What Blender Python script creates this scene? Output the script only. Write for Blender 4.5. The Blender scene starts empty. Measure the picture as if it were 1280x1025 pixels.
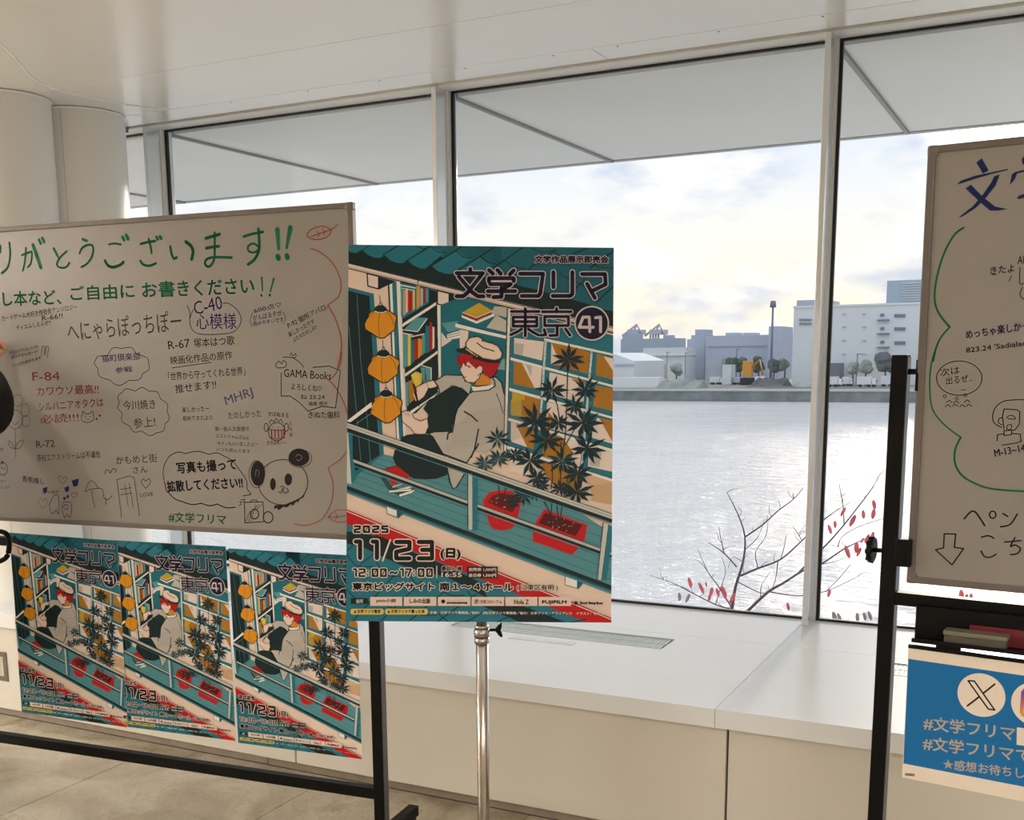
import bpy, bmesh, math, random
from math import sin, cos, pi, radians, atan2
from mathutils import Vector, Matrix
from mathutils.geometry import tessellate_polygon
random.seed(7)
scn = bpy.context.scene
COL = scn.collection

# ------------------------------------------------------------------ camera
# camera fitted to the photograph's vanishing points; eye 1.5 m above the floor, x along the window wall, y out of the window
FPX, PCX, PCY = 1417.91, 597.44, 704.67
R_ = Vector((0.88614995, 0.46324692, -0.01185586))
U_ = Vector((-0.07212883, 0.16315844, 0.98395973))
F_ = Vector((-0.4577507, 0.87108072, -0.1779963))
EYE = Vector((0, 0, 1.5))
cam_d = bpy.data.cameras.new('camera')
cam = bpy.data.objects.new('camera', cam_d); COL.objects.link(cam)
cam_d.sensor_width = 36; cam_d.lens = 36*FPX/1280
cam_d.shift_x = (640-PCX)/1280; cam_d.shift_y = (PCY-512.5)/1280
cam_d.clip_start = .05; cam_d.clip_end = 5000
B_ = -F_
cam.matrix_world = Matrix(((R_.x, U_.x, B_.x, EYE.x), (R_.y, U_.y, B_.y, EYE.y), (R_.z, U_.z, B_.z, EYE.z), (0, 0, 0, 1)))
scn.camera = cam
vs = scn.view_settings
vs.view_transform = 'Standard'; vs.look = 'None'; vs.gamma = 1; vs.use_curve_mapping = False
vs.exposure = 0.22
scn.cycles.use_denoising = True
scn.cycles.max_bounces = 10; scn.cycles.diffuse_bounces = 5; scn.cycles.transparent_max_bounces = 12
scn.cycles.sample_clamp_indirect = 8

# ------------------------------------------------------------------ sky
SUN_EL, SUN_AZ = radians(9.3), radians(-1.0)      # azimuth measured from +y towards +x
SUN_DIR = Vector((sin(SUN_AZ)*cos(SUN_EL), cos(SUN_AZ)*cos(SUN_EL), sin(SUN_EL)))
SKY_STRENGTH = 1.32
w = bpy.data.worlds.new('world'); scn.world = w; w.use_nodes = True
nt = w.node_tree; nt.nodes.clear()
def N(nt, t, **kw):
    n = nt.nodes.new(t)
    for k, v in kw.items(): setattr(n, k, v)
    return n
def ramp(nt, stops, fac, interp='LINEAR'):
    r = N(nt, 'ShaderNodeValToRGB'); r.color_ramp.interpolation = interp
    e = r.color_ramp.elements
    while len(e) < len(stops): e.new(.5)
    for i, (p, c) in enumerate(stops):
        e[i].position = p; e[i].color = (*c, 1) if len(c) == 3 else c
    nt.links.new(fac, r.inputs['Fac']); return r.outputs['Color']
def mixc(nt, fac, a, b, mode='MIX'):
    m = N(nt, 'ShaderNodeMix', data_type='RGBA', blend_type=mode)
    for s, v in ((m.inputs[0], fac), (m.inputs[6], a), (m.inputs[7], b)):
        if isinstance(v, (int, float)): s.default_value = v
        elif isinstance(v, tuple): s.default_value = (*v, 1)
        else: nt.links.new(v, s)
    return m.outputs[2]
def lin(c):
    return tuple((x/255/12.92 if x/255 <= .04045 else ((x/255+.055)/1.055)**2.4) for x in c)
tc = N(nt, 'ShaderNodeTexCoord')
sep = N(nt, 'ShaderNodeSeparateXYZ'); nt.links.new(tc.outputs['Generated'], sep.inputs[0])
base = ramp(nt, [(0.0, lin((206, 212, 220))), (.5, lin((214, 208, 200))), (.515, lin((238, 222, 196))), (.545, lin((228, 222, 214))), (.58, lin((208, 212, 222))), (.62, lin((196, 206, 224))), (.70, lin((206, 214, 230))), (1.0, lin((196, 206, 226)))],
            (lambda m: (nt.links.new(sep.outputs['Z'], m.inputs[0]), m.outputs[0])[1])(
                (lambda m: (setattr(m.inputs[1], 'default_value', .5), setattr(m.inputs[2], 'default_value', .5), m)[2])(N(nt, 'ShaderNodeMath', operation='MULTIPLY_ADD'))))
# clouds: stretched noise layers seen at a flat angle
mp = N(nt, 'ShaderNodeMapping'); mp.inputs['Scale'].default_value = (4.4, 4.4, 11.0); mp.inputs['Location'].default_value = (1.3, .4, .2)
nt.links.new(tc.outputs['Generated'], mp.inputs[0])
nz = N(nt, 'ShaderNodeTexNoise'); nz.inputs['Scale'].default_value = 1.5; nz.inputs['Detail'].default_value = 8; nz.inputs['Roughness'].default_value = .56
nt.links.new(mp.outputs[0], nz.inputs['Vector'])
cl = ramp(nt, [(.42, (0, 0, 0)), (.58, (1, 1, 1))], nz.outputs['Fac'])
nz2 = N(nt, 'ShaderNodeTexNoise'); nz2.inputs['Scale'].default_value = 3.2; nz2.inputs['Detail'].default_value = 6
nt.links.new(mp.outputs[0], nz2.inputs['Vector'])
shade = ramp(nt, [(.38, lin((178, 187, 206))), (.60, lin((238, 232, 226)))], nz2.outputs['Fac'])
skyc = mixc(nt, (lambda m: (nt.links.new(cl, m.inputs[0]), setattr(m.inputs[1], 'default_value', .85), m.outputs[0])[2])(N(nt, 'ShaderNodeMath', operation='MULTIPLY')), base, shade)
# bright veil of cloud around the low sun
dt = N(nt, 'ShaderNodeVectorMath', operation='DOT_PRODUCT'); dt.inputs[1].default_value = SUN_DIR
nrm = N(nt, 'ShaderNodeVectorMath', operation='NORMALIZE'); nt.links.new(tc.outputs['Generated'], nrm.inputs[0]); nt.links.new(nrm.outputs[0], dt.inputs[0])
mr = N(nt, 'ShaderNodeMapRange', clamp=True); mr.inputs['From Min'].default_value = cos(radians(7)); mr.inputs['From Max'].default_value = 1.0
nt.links.new(dt.outputs['Value'], mr.inputs['Value'])
pw = N(nt, 'ShaderNodeMath', operation='POWER'); pw.inputs[1].default_value = 3.0; nt.links.new(mr.outputs[0], pw.inputs[0])
glow = mixc(nt, pw.outputs[0], (0, 0, 0), (3.0, 2.7, 2.2))
tot = mixc(nt, 1.0, skyc, glow, 'ADD')
bg = N(nt, 'ShaderNodeBackground'); bg.inputs['Strength'].default_value = SKY_STRENGTH
nt.links.new(tot, bg.inputs['Color'])
wo = N(nt, 'ShaderNodeOutputWorld'); nt.links.new(bg.outputs[0], wo.inputs[0])

# ------------------------------------------------------------------ sun, added fill lamps and downlight
def light(name, kind, loc, energy, color, size=None, rot=None, size_y=None, angle=None, spot=None):
    d = bpy.data.lights.new(name, kind); d.energy = energy; d.color = color
    if kind == 'AREA':
        d.shape = 'RECTANGLE'; d.size = size; d.size_y = size_y or size
    elif kind == 'SUN': d.angle = angle
    else: d.shadow_soft_size = size
    if spot: d.spot_size = spot; d.spot_blend = .6
    o = bpy.data.objects.new(name, d); COL.objects.link(o); o.location = loc
    if rot: o.rotation_euler = rot
    return o
s = light('sun', 'SUN', (0, 20, 20), 2.6, (1.0, .88, .74), angle=radians(5))
s.rotation_euler = SUN_DIR.to_track_quat('Z', 'Y').to_euler()
# unseen fill lamps added to brighten the hall, placed clear of glass reflections
for x, y, e_ in ((1.2, -.6, 50), (4.2, -.6, 50), (.8, -3.2, 50), (4.0, -3.2, 50), (.6, -5.8, 50), (4.0, -5.8, 50), (7.2, -3.2, 50), (-7.4, .6, 110), (-7.4, -.6, 110), (-7.4, -1.8, 110), (-7.4, -3.6, 110)):
    light('hall_fill_light', 'AREA', (x, y, 2.585), e_*.92, (1.0, .93, .84), size=1.1, size_y=.35)
light('downlight_lamp', 'SPOT', (-3.1, 1.35, 2.56), 26, (1.0, .95, .88), size=.09, rot=(radians(12), 0, 0), spot=radians(120))

# ------------------------------------------------------------------ helpers
MATS = {}
def mat(name, rgb, rough=.5, metal=0., var=.04, scale=8., bump=0., spec=.5, coat=0.):
    if name in MATS: return MATS[name]
    m = bpy.data.materials.new(name); m.use_nodes = True; MATS[name] = m
    t = m.node_tree; b = t.nodes['Principled BSDF']
    b.inputs['Roughness'].default_value = rough; b.inputs['Metallic'].default_value = metal
    b.inputs['Specular IOR Level'].default_value = spec
    if coat: b.inputs['Coat Weight'].default_value = coat; b.inputs['Coat Roughness'].default_value = .08
    c = lin(rgb)
    co = N(t, 'ShaderNodeTexCoord'); n = N(t, 'ShaderNodeTexNoise'); n.inputs['Scale'].default_value = scale; n.inputs['Detail'].default_value = 4
    t.links.new(co.outputs['Object'], n.inputs['Vector'])
    lo = tuple(max(0, x*(1-var)) for x in c); hi = tuple(min(1, x*(1+var)) for x in c)
    t.links.new(ramp(t, [(.3, lo), (.7, hi)], n.outputs['Fac']), b.inputs['Base Color'])
    if bump:
        bp = N(t, 'ShaderNodeBump'); bp.inputs['Strength'].default_value = bump; bp.inputs['Distance'].default_value = .01
        t.links.new(n.outputs['Fac'], bp.inputs['Height']); t.links.new(bp.outputs[0], b.inputs['Normal'])
    return m
def box(bm, x0, x1, y0, y1, z0, z1, M=None, bev=0.):
    P = [(x0, y0, z0), (x1, y0, z0), (x1, y1, z0), (x0, y1, z0), (x0, y0, z1), (x1, y0, z1), (x1, y1, z1), (x0, y1, z1)]
    v = [bm.verts.new(M @ Vector(p) if M else p) for p in P]
    fs = [bm.faces.new([v[i] for i in f]) for f in ((0, 3, 2, 1), (4, 5, 6, 7), (0, 1, 5, 4), (1, 2, 6, 5), (2, 3, 7, 6), (3, 0, 4, 7))]
    if bev:
        es = list({e for f in fs for e in f.edges})
        bmesh.ops.bevel(bm, geom=es, offset=bev, segments=2, affect='EDGES', profile=.6)
def cyl(bm, p0, p1, r0, r1=None, seg=16, cap=True):
    p0 = Vector(p0); p1 = Vector(p1); r1 = r0 if r1 is None else r1
    d = (p1-p0).normalized(); a = d.orthogonal().normalized(); b = d.cross(a)
    A = [bm.verts.new(p0+(a*cos(2*pi*i/seg)+b*sin(2*pi*i/seg))*r0) for i in range(seg)]
    Bv = [bm.verts.new(p1+(a*cos(2*pi*i/seg)+b*sin(2*pi*i/seg))*r1) for i in range(seg)]
    for i in range(seg):
        j = (i+1) % seg; f = bm.faces.new((A[i], A[j], Bv[j], Bv[i])); f.smooth = seg > 6
    if cap: bm.faces.new(A[::-1]); bm.faces.new(Bv)
def tube(bm, pts, r, seg=8):
    rs = r if isinstance(r, (list, tuple)) else [r]*len(pts)
    pts = [Vector(p) for p in pts]; rings = []
    for i, p in enumerate(pts):
        d = (pts[min(i+1, len(pts)-1)]-pts[max(i-1, 0)]).normalized()
        up = Vector((0, 0, 1)) if abs(d.z) < .9 else Vector((1, 0, 0))
        a = d.cross(up).normalized(); b = a.cross(d)
        rings.append([bm.verts.new(p+(a*cos(2*pi*k/seg)+b*sin(2*pi*k/seg))*rs[i]) for k in range(seg)])
    for A, Bv in zip(rings, rings[1:]):
        for k in range(seg):
            j = (k+1) % seg; f = bm.faces.new((A[k], A[j], Bv[j], Bv[k])); f.smooth = seg > 4
    bm.faces.new(rings[0][::-1]); bm.faces.new(rings[-1])
def obj(name, bm, m, parent=None, label=None, cat=None, group=None, kind=None, loc=None):
    me = bpy.data.meshes.new(name)
    if isinstance(bm, bmesh.types.BMesh):
        bm.normal_update(); bm.to_mesh(me); bm.free()
    else: me = bm
    if m and not me.materials: me.materials.append(m)
    o = bpy.data.objects.new(name, me); COL.objects.link(o)
    if parent: o.parent = parent
    if loc: o.location = loc
    return tag(o, label, cat, group, kind)
def tag(o, label=None, cat=None, group=None, kind=None):
    if label: o['label'] = label
    if cat: o['category'] = cat
    if group: o['group'] = group
    if kind: o['kind'] = kind
    return o
def thing(name, label, cat, loc=(0, 0, 0), rotz=0, group=None, kind=None):
    o = bpy.data.objects.new(name, None); COL.objects.link(o); o.location = loc; o.rotation_euler = (0, 0, rotz)
    o.empty_display_size = .1
    return tag(o, label, cat, group, kind)
def boxes(lst, M=None, bev=0.):
    bm = bmesh.new()
    for b in lst: box(bm, *b, M=M, bev=bev)
    return bm

# ---- flat print and marker lines on a real rectangular sheet -----------------
class Sheet:
    """A flat rectangle in the room: origin = its top-left corner, u to the right, v down, n towards the room.
    ab() finds where a point measured on the photograph lies on the sheet (ray meets plane), in metres from the corner."""
    def __init__(s, tl, yaw, tilt=0, roll=0):
        s.o = Vector(tl)
        u = Vector((cos(yaw), sin(yaw), 0)); n = Vector((-sin(yaw), cos(yaw), 0))
        v = Vector((0, 0, -1))*cos(tilt)+n*sin(tilt)
        s.u = u*cos(roll)+v*sin(roll); s.v = v*cos(roll)-u*sin(roll)
        s.n = s.v.cross(s.u).normalized()
        s.n = -s.n if s.n.dot(EYE-s.o) < 0 else s.n
    def ab(s, x, y):
        d = R_*((x-PCX)/FPX)-U_*((y-PCY)/FPX)+F_
        p = EYE+d*((s.o-EYE).dot(s.n)/d.dot(s.n))-s.o
        return (p.dot(s.u), p.dot(s.v))
    def matrix(s):      # local x = u, local y = up the sheet, local z = out of it
        y = -s.v; z = s.u.cross(y)
        return Matrix(((s.u.x, y.x, z.x, s.o.x), (s.u.y, y.y, z.y, s.o.y), (s.u.z, y.z, z.z, s.o.z), (0, 0, 0, 1)))
_glyph = {}
def glyphs(text):
    if text in _glyph: return _glyph[text]
    cu = bpy.data.curves.new('t', 'FONT'); cu.body = text; cu.size = 1; cu.resolution_u = 2
    o = bpy.data.objects.new('t', cu); COL.objects.link(o)
    bpy.context.view_layer.update()
    me = bpy.data.meshes.new_from_object(o.evaluated_get(bpy.context.evaluated_depsgraph_get()))
    vs_ = [(v.co.x, v.co.y) for v in me.vertices]; fs = [tuple(p.vertices) for p in me.polygons]
    bpy.data.objects.remove(o); bpy.data.curves.remove(cu); bpy.data.meshes.remove(me)
    _glyph[text] = (vs_, fs); return _glyph[text]
class Art:
    """Collects flat coloured shapes (metres on a sheet, origin top-left, b down) into one mesh with a colour attribute."""
    def __init__(s, clip=None, dz=.00006, z0=.0003):
        s.V = []; s.F = []; s.C = []; s.z = z0; s.dz = dz; s.clip = clip
    def up(s, k=1): s.z += s.dz*k
    def _clip(s, P):
        if not s.clip: return P
        W, H = s.clip
        for ax, lim, sg in ((0, 0, 1), (0, W, -1), (1, 0, 1), (1, H, -1)):
            Q = []
            for i in range(len(P)):
                a, b = P[i-1], P[i]; da = (a[ax]-lim)*sg; db = (b[ax]-lim)*sg
                if (da >= 0) != (db >= 0):
                    t = da/(da-db); Q.append((a[0]+(b[0]-a[0])*t, a[1]+(b[1]-a[1])*t))
                if db >= 0: Q.append(b)
            P = Q
            if len(P) < 3: return []
        return P
    def poly(s, P, c):
        P = s._clip(P)
        if len(P) < 3: return
        k = len(s.V); s.V += [(p[0], -p[1], s.z) for p in P]
        if len(P) == 3: s.F.append((k, k+1, k+2)); s.C.append(c); return
        for t in tessellate_polygon([[Vector((p[0], -p[1], 0)) for p in P]]):
            s.F.append((k+t[0], k+t[1], k+t[2])); s.C.append(c)
    def line(s, P, wd, c, closed=False, caps=True):
        if closed: P = P+[P[0]]
        ws = wd if isinstance(wd, (list, tuple)) else [wd]*len(P)
        for i in range(len(P)-1):
            a, b = P[i], P[i+1]; dx, dy = b[0]-a[0], b[1]-a[1]; L = math.hypot(dx, dy)
            if L < 1e-7: continue
            nx, ny = -dy/L/2, dx/L/2
            s.poly([(a[0]+nx*ws[i], a[1]+ny*ws[i]), (b[0]+nx*ws[i+1], b[1]+ny*ws[i+1]), (b[0]-nx*ws[i+1], b[1]-ny*ws[i+1]), (a[0]-nx*ws[i], a[1]-ny*ws[i])], c)
        for i, p in enumerate(P):
            if (0 < i < len(P)-1) or caps:
                s.disc(p, ws[i]/2, c, 8)
    def disc(s, p, r, c, n=24, ry=None):
        ry = ry or r
        s.poly([(p[0]+r*cos(2*pi*i/n), p[1]+ry*sin(2*pi*i/n)) for i in range(n)], c)
    def text(s, t, p0, p1, h, c, grow=0., shifts=8):
        """t fitted between baseline ends p0 and p1, capital height h"""
        vs_, fs = glyphs(t)
        if not vs_: return
        x0 = min(v[0] for v in vs_); x1 = max(v[0] for v in vs_)
        dx, dy = p1[0]-p0[0], p1[1]-p0[1]; L = math.hypot(dx, dy); ex = (dx/L, dy/L); ey = (dy/L, -dx/L)
        y1 = max(v[1] for v in vs_); y0 = min(v[1] for v in vs_); sx = L/(x1-x0); sy = h/max(.3, y1-y0)
        offs = [(0, 0)] if not grow else [(0, 0)]+[(grow*cos(2*pi*i/shifts), grow*sin(2*pi*i/shifts)) for i in range(shifts)]
        for ox, oy in offs:
            k = len(s.V)
            for v in vs_:
                X = (v[0]-x0)*sx; Y = (v[1]-y0)*sy
                s.V.append((p0[0]+ex[0]*X+ey[0]*Y+ox, -(p0[1]+ex[1]*X+ey[1]*Y+oy), s.z))
            for f in fs: s.F.append(tuple(k+i for i in f)); s.C.append(c)
    def mesh(s, name, m):
        me = bpy.data.meshes.new(name); me.from_pydata(s.V, [], s.F)
        at = me.color_attributes.new('ink', 'FLOAT_COLOR', 'CORNER')
        buf = []
        for p, c in zip(me.polygons, s.C):
            l = lin(c)
            for _ in range(p.loop_total): buf += [l[0], l[1], l[2], 1]
        at.data.foreach_set('color', buf)
        # every face looks out of the sheet
        bm = bmesh.new(); bm.from_mesh(me)
        bm.normal_update()
        bmesh.ops.reverse_faces(bm, faces=[f for f in bm.faces if f.normal.z < 0])
        bm.to_mesh(me); bm.free()
        me.materials.append(m); return me
def ink_mat(name, rough, coat):
    m = bpy.data.materials.new(name); m.use_nodes = True; t = m.node_tree; b = t.nodes['Principled BSDF']
    a = N(t, 'ShaderNodeAttribute', attribute_name='ink'); t.links.new(a.outputs['Color'], b.inputs['Base Color'])
    b.inputs['Roughness'].default_value = rough; b.inputs['Specular IOR Level'].default_value = .25; b.inputs['Coat Weight'].default_value = coat; b.inputs['Coat Roughness'].default_value = .15
    return m
INK = ink_mat('printed_ink', .55, .0); MARKER = ink_mat('marker_ink', .6, 0)
def spline(P, n=6):
    """smooth curve through points"""
    out = []
    for i in range(len(P)-1):
        p0 = P[max(i-1, 0)]; p1 = P[i]; p2 = P[i+1]; p3 = P[min(i+2, len(P)-1)]
        for k in range(n):
            t = k/n; t2 = t*t; t3 = t2*t
            out.append(tuple(.5*((2*p1[j])+(-p0[j]+p2[j])*t+(2*p0[j]-5*p1[j]+4*p2[j]-p3[j])*t2+(-p0[j]+3*p1[j]-3*p2[j]+p3[j])*t3) for j in (0, 1)))
    out.append(tuple(P[-1])); return out

# ================================================================== THE SETTING
GLASS_Y = 4.5; ZC = .466; ZCEIL = 2.63; HEAD = 2.613
MULL = [-.872+1.609*k for k in range(-4, 5)]            # mullion centres along x
M_white = mat('white_painted_metal', (226, 226, 222), .42, var=.02)
M_ceil = mat('satin_white_ceiling_panel', (237, 236, 232), .22, var=.015, scale=2, spec=.55)
M_counter = mat('white_laminate', (240, 242, 246), .25, var=.012, scale=3)
M_panel = mat('cream_laminate_front', (224, 219, 209), .35, var=.03, scale=2)
M_kick = mat('grey_brown_kickboard', (150, 138, 124), .5, var=.12, scale=20)
M_gap = mat('dark_joint', (28, 24, 26), .7)
M_gasket = mat('black_rubber_gasket', (14, 14, 17), .5)
M_mull = mat('pale_aluminium', (224, 228, 232), .2, metal=.45, var=.02)
M_black = mat('black_powder_coat', (7, 7, 9), .5, spec=.18, var=.1, scale=40)
M_wall = mat('warm_white_plaster', (214, 206, 194), .8, var=.03, scale=3)
M_steel = mat('brushed_stainless_steel', (190, 182, 176), .24, metal=1.0, var=.05, scale=30)

# floor of separate large stone tiles
def tile_material():
    m = bpy.data.materials.new('beige_marble'); m.use_nodes = True; t = m.node_tree; b = t.nodes['Principled BSDF']
    co = N(t, 'ShaderNodeTexCoord'); oi = N(t, 'ShaderNodeObjectInfo')
    ad = N(t, 'ShaderNodeVectorMath', operation='MULTIPLY_ADD'); ad.inputs[1].default_value = (1, 1, 1)
    t.links.new(co.outputs['Object'], ad.inputs[0]); t.links.new(oi.outputs['Location'], ad.inputs[2])
    n1 = N(t, 'ShaderNodeTexNoise'); n1.inputs['Scale'].default_value = 2.2; n1.inputs['Detail'].default_value = 8; n1.inputs['Distortion'].default_value = 1.6
    t.links.new(ad.outputs[0], n1.inputs['Vector'])
    c = ramp(t, [(.32, lin((150, 138, 118))), (.48, lin((176, 165, 146))), (.60, lin((190, 181, 164))), (.68, lin((166, 154, 134)))], n1.outputs['Fac'])
    n2 = N(t, 'ShaderNodeTexNoise'); n2.inputs['Scale'].default_value = 9; n2.inputs['Detail'].default_value = 10; n2.inputs['Distortion'].default_value = 3
    t.links.new(ad.outputs[0], n2.inputs['Vector'])
    v = ramp(t, [(.47, (1, 1, 1)), (.5, lin((228, 222, 212))), (.53, (1, 1, 1))], n2.outputs['Fac'])
    c = mixc(t, .8, c, v, 'MULTIPLY')
    r = N(t, 'ShaderNodeMapRange'); r.inputs['To Min'].default_value = .95; r.inputs['To Max'].default_value = 1.04; t.links.new(oi.outputs['Random'], r.inputs['Value'])
    hs = N(t, 'ShaderNodeHueSaturation'); t.links.new(r.outputs[0], hs.inputs['Value']); t.links.new(c, hs.inputs['Color'])
    t.links.new(hs.outputs[0], b.inputs['Base Color']); b.inputs['Roughness'].default_value = .22
    return m
floor = obj('floor', boxes([(-8, 9, -9, 4.6, -.08, -.008)]), M_gap, kind='structure', label='beige marble floor laid in large tiles')
TILE = .8; M_tile = tile_material()
tb = boxes([(.0015, TILE-.0015, .0015, TILE-.0015, -.008, 0)], bev=.0008); tm = None
for i in range(20):
    for j in range(16):
        x = -7.92+i*TILE; y = 3.24-(j+1)*TILE
        if x > 8.2: continue
        if tm is None: t = obj('tile', tb, M_tile, floor); tm = t.data
        else: t = obj('tile', tm, None, floor)
        t.location = (x, y, 0)
obj('wall_back', boxes([(-8, 9, -9.1, -9, 0, 2.9)]), M_wall, kind='structure')
obj('wall_left', boxes([(-8.1, -8, -9, 4.6, 0, 2.9)]), M_wall, kind='structure')
obj('wall_right', boxes([(9, 9.1, -9, 4.6, 0, 2.9)]), M_wall, kind='structure')
# wall pieces at both ends of the window band
obj('wall_front', boxes([(-8, MULL[0]-.02, 4.4, 4.6, 0, 2.9), (MULL[-1]+.02, 9, 4.4, 4.6, 0, 2.9), (MULL[0]-.02, MULL[-1]+.02, 4.44, 4.56, 0, ZC-.03)]), M_wall, kind='structure')
ceil = obj('ceiling', boxes([(-8, 9, -9, 4.5, 2.66, 2.74)]), M_gap, kind='structure', label='glossy white panelled ceiling along the window')
def cpan(x0, x1, y0, y1): return obj('ceiling_panel', boxes([(x0, x1, y0, y1, ZCEIL, 2.655)], bev=.0015), M_ceil, ceil)
for x0, x1 in ((-8, -3.853), (-3.85, 2.6), (2.603, 9)):
    cpan(x0, x1, 3.6425, 4.1785)
cpan(-8, 9, -9, 3.6395)
for x0, x1 in ((-8, -3.97), (-3.967, -1.70), (-1.697, .9), (.903, 9)): cpan(x0, x1, 4.1815, 4.366)
sb = bmesh.new()
for x in (-4.6, -3.42, -3.0, -2.64, -2.24, -1.86, -1.6, -1.22, -.86, .2, .9): cyl(sb, (x, 4.205, ZCEIL+.001), (x, 4.205, ZCEIL-.0008), .0045, seg=8)
obj('ceiling_screw', sb, M_gap, ceil)
# white seams ringing the round columns
M_seam = mat('white_seam_filler', (248, 246, 238), .4, var=.01)
bm = bmesh.new()
arc = spline([(-3.30, 2.2), (-3.40, 2.75), (-3.515, 3.053), (-3.66, 3.26), (-3.784, 3.42), (-3.872, 3.60), (-3.885, 3.78), (-3.85, 3.95), (-3.80, 4.10), (-3.74, 4.172)], 6)
tube(bm, [(x, y, ZCEIL) for x, y in arc], .004, 6)
obj('ceiling_seam', bm, M_seam, ceil)

# ---- head rail, mullions, gaskets, panes (one window per bay)
X0, X1 = MULL[0]-.02, MULL[-1]+.02
tr = obj('trim_1', boxes([(X0, X1, 4.385, 4.5, 2.622, 2.70)], bev=.004), M_white, kind='structure', label='white head rail above the window band')
obj('shadow_groove', boxes([(X0, X1, 4.366, 4.385, 2.636, 2.66)]), M_gap, tr)
obj('side_bracket', boxes([(-4.36, -4.20, 4.372, 4.379, 2.606, 2.634)]), mat('grey_metal', (120, 120, 118), .4), tr)
M_glassm = bpy.data.materials.new('window_glass'); M_glassm.use_nodes = True
t = M_glassm.node_tree; t.nodes.clear()
fr = N(t, 'ShaderNodeFresnel'); fr.inputs['IOR'].default_value = 1.45
gl = N(t, 'ShaderNodeBsdfGlossy'); gl.inputs['Roughness'].default_value = .0
tp = N(t, 'ShaderNodeBsdfTransparent'); tp.inputs['Color'].default_value = (.955, .97, .965, 1)
ge = N(t, 'ShaderNodeNewGeometry'); sb_ = N(t, 'ShaderNodeMath', operation='SUBTRACT'); sb_.inputs[0].default_value = 1; t.links.new(ge.outputs['Backfacing'], sb_.inputs[1])
fm = N(t, 'ShaderNodeMath', operation='MULTIPLY'); t.links.new(fr.outputs[0], fm.inputs[0]); t.links.new(sb_.outputs[0], fm.inputs[1])
ms = N(t, 'ShaderNodeMixShader'); t.links.new(fm.outputs[0], ms.inputs[0]); t.links.new(tp.outputs[0], ms.inputs[1]); t.links.new(gl.outputs[0], ms.inputs[2])
t.links.new(ms.outputs[0], N(t, 'ShaderNodeOutputMaterial').inputs[0])
for k, (a, b) in enumerate(zip(MULL, MULL[1:])):
    a += .011; b -= .011
    wn = thing('window_%d' % (k+1), None, None, ((a+b)/2, GLASS_Y, ZC)); tag(wn, kind='structure')
    ox, oy, oz = wn.location
    def rel(l): return [(x0-ox, x1-ox, y0-oy, y1-oy, z0-oz, z1-oz) for x0, x1, y0, y1, z0, z1 in l]
    obj('pane', boxes(rel([(a+.012, b-.012, 4.503, 4.511, ZC+.008, HEAD+.004)])), M_glassm, wn)
    obj('gasket', boxes(rel([(a+.008, b-.006, 4.487, 4.503, HEAD, HEAD+.013), (a+.008, b-.006, 4.487, 4.503, ZC, ZC+.009),
                             (a+.008, a+.020, 4.487, 4.503, ZC+.009, HEAD), (b-.014, b-.006, 4.487, 4.503, ZC+.009, HEAD)])), M_gasket, wn)
    obj('window_frame', boxes(rel([(a, a+.008, 4.46, 4.52, ZC, HEAD+.01), (b-.006, b, 4.46, 4.52, ZC, HEAD+.01), (a, b, 4.512, 4.53, ZC-.02, ZC+.004), (a, b, 4.512, 4.53, HEAD+.012, HEAD+.05)])), M_white, wn)
for k, x in enumerate(MULL):
    bm = bmesh.new(); box(bm, x-.011, x+.011, 4.37, 4.55, ZC, 2.622, bev=.002)
    obj('trim_%d' % (k+2), bm, M_mull, kind='structure')

# ---- window bench (low deep counter under the glass), built bay by bay
bench = thing('window_bench', 'long low white built-in bench running under the window band', 'bench', (0, 3.2, 0), kind='structure')
def bx_(name, l, m, bev=0., lab=None):
    return obj(name, boxes([(x0, x1, y0-3.2, y1-3.2, z0, z1) for x0, x1, y0, y1, z0, z1 in l], bev=bev), m, bench, label=lab)
bx_('bench_core', [(X0, X1, 3.30, 4.44, .06, .43)], mat('pale_vent_tray', (176, 184, 180), .5))
M_vent = mat('grey_green_vent_metal', (196, 206, 200), .4, metal=.1, var=.03)
for k, (a, b) in enumerate(zip(MULL, MULL[1:])):
    a0, b0 = a-.016+.0008, b-.016-.0008
    c = (a0+b0)/2+.0; g0, g1 = c-.435, c+.435
    bx_('bench_top', [(a0, b0, 3.194, 3.80, .408, ZC), (a0, g0, 3.80, 3.962, .43, ZC), (g1, b0, 3.80, 3.962, .43, ZC), (a0, b0, 3.962, 4.028, .43, ZC)], M_counter)
    bx_('back_strip', [(a0, b0, 4.0298, 4.50, .43, ZC)], M_counter)
    sl = [(g0+.006+i*.0145, g0+.006+i*.0145+.0125, 3.806, 3.956, .455, ZC-.002) for i in range(59)]
    sl += [(g0, g1, 3.802, 3.808, .445, ZC+.001), (g0, g1, 3.954, 3.96, .445, ZC+.001), (g0, g1, 3.879, 3.884, .452, ZC-.001)]
    v = bx_('air_vent', sl, M_vent)
    bx_('vent_tray', [(g0, g1, 3.802, 3.96, .43, .435)], mat('pale_vent_tray', (176, 184, 180), .5))
    bx_('access_hatch', [(g0+.30, g0+.56, 3.715, 3.752, ZC, ZC+.0012)], mat('white_hatch', (226, 228, 232), .3))
    fx0, fx1 = a+.016+.004, b+.016-.004
    bx_('front_panel', [(fx0, fx1, 3.224, 3.244, .036, .405)], M_panel, bev=.001)
    bx_('kickboard', [(fx0-.15+.001, fx1-.15+.006, 3.244, 3.262, 0, .07)], M_kick)

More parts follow.
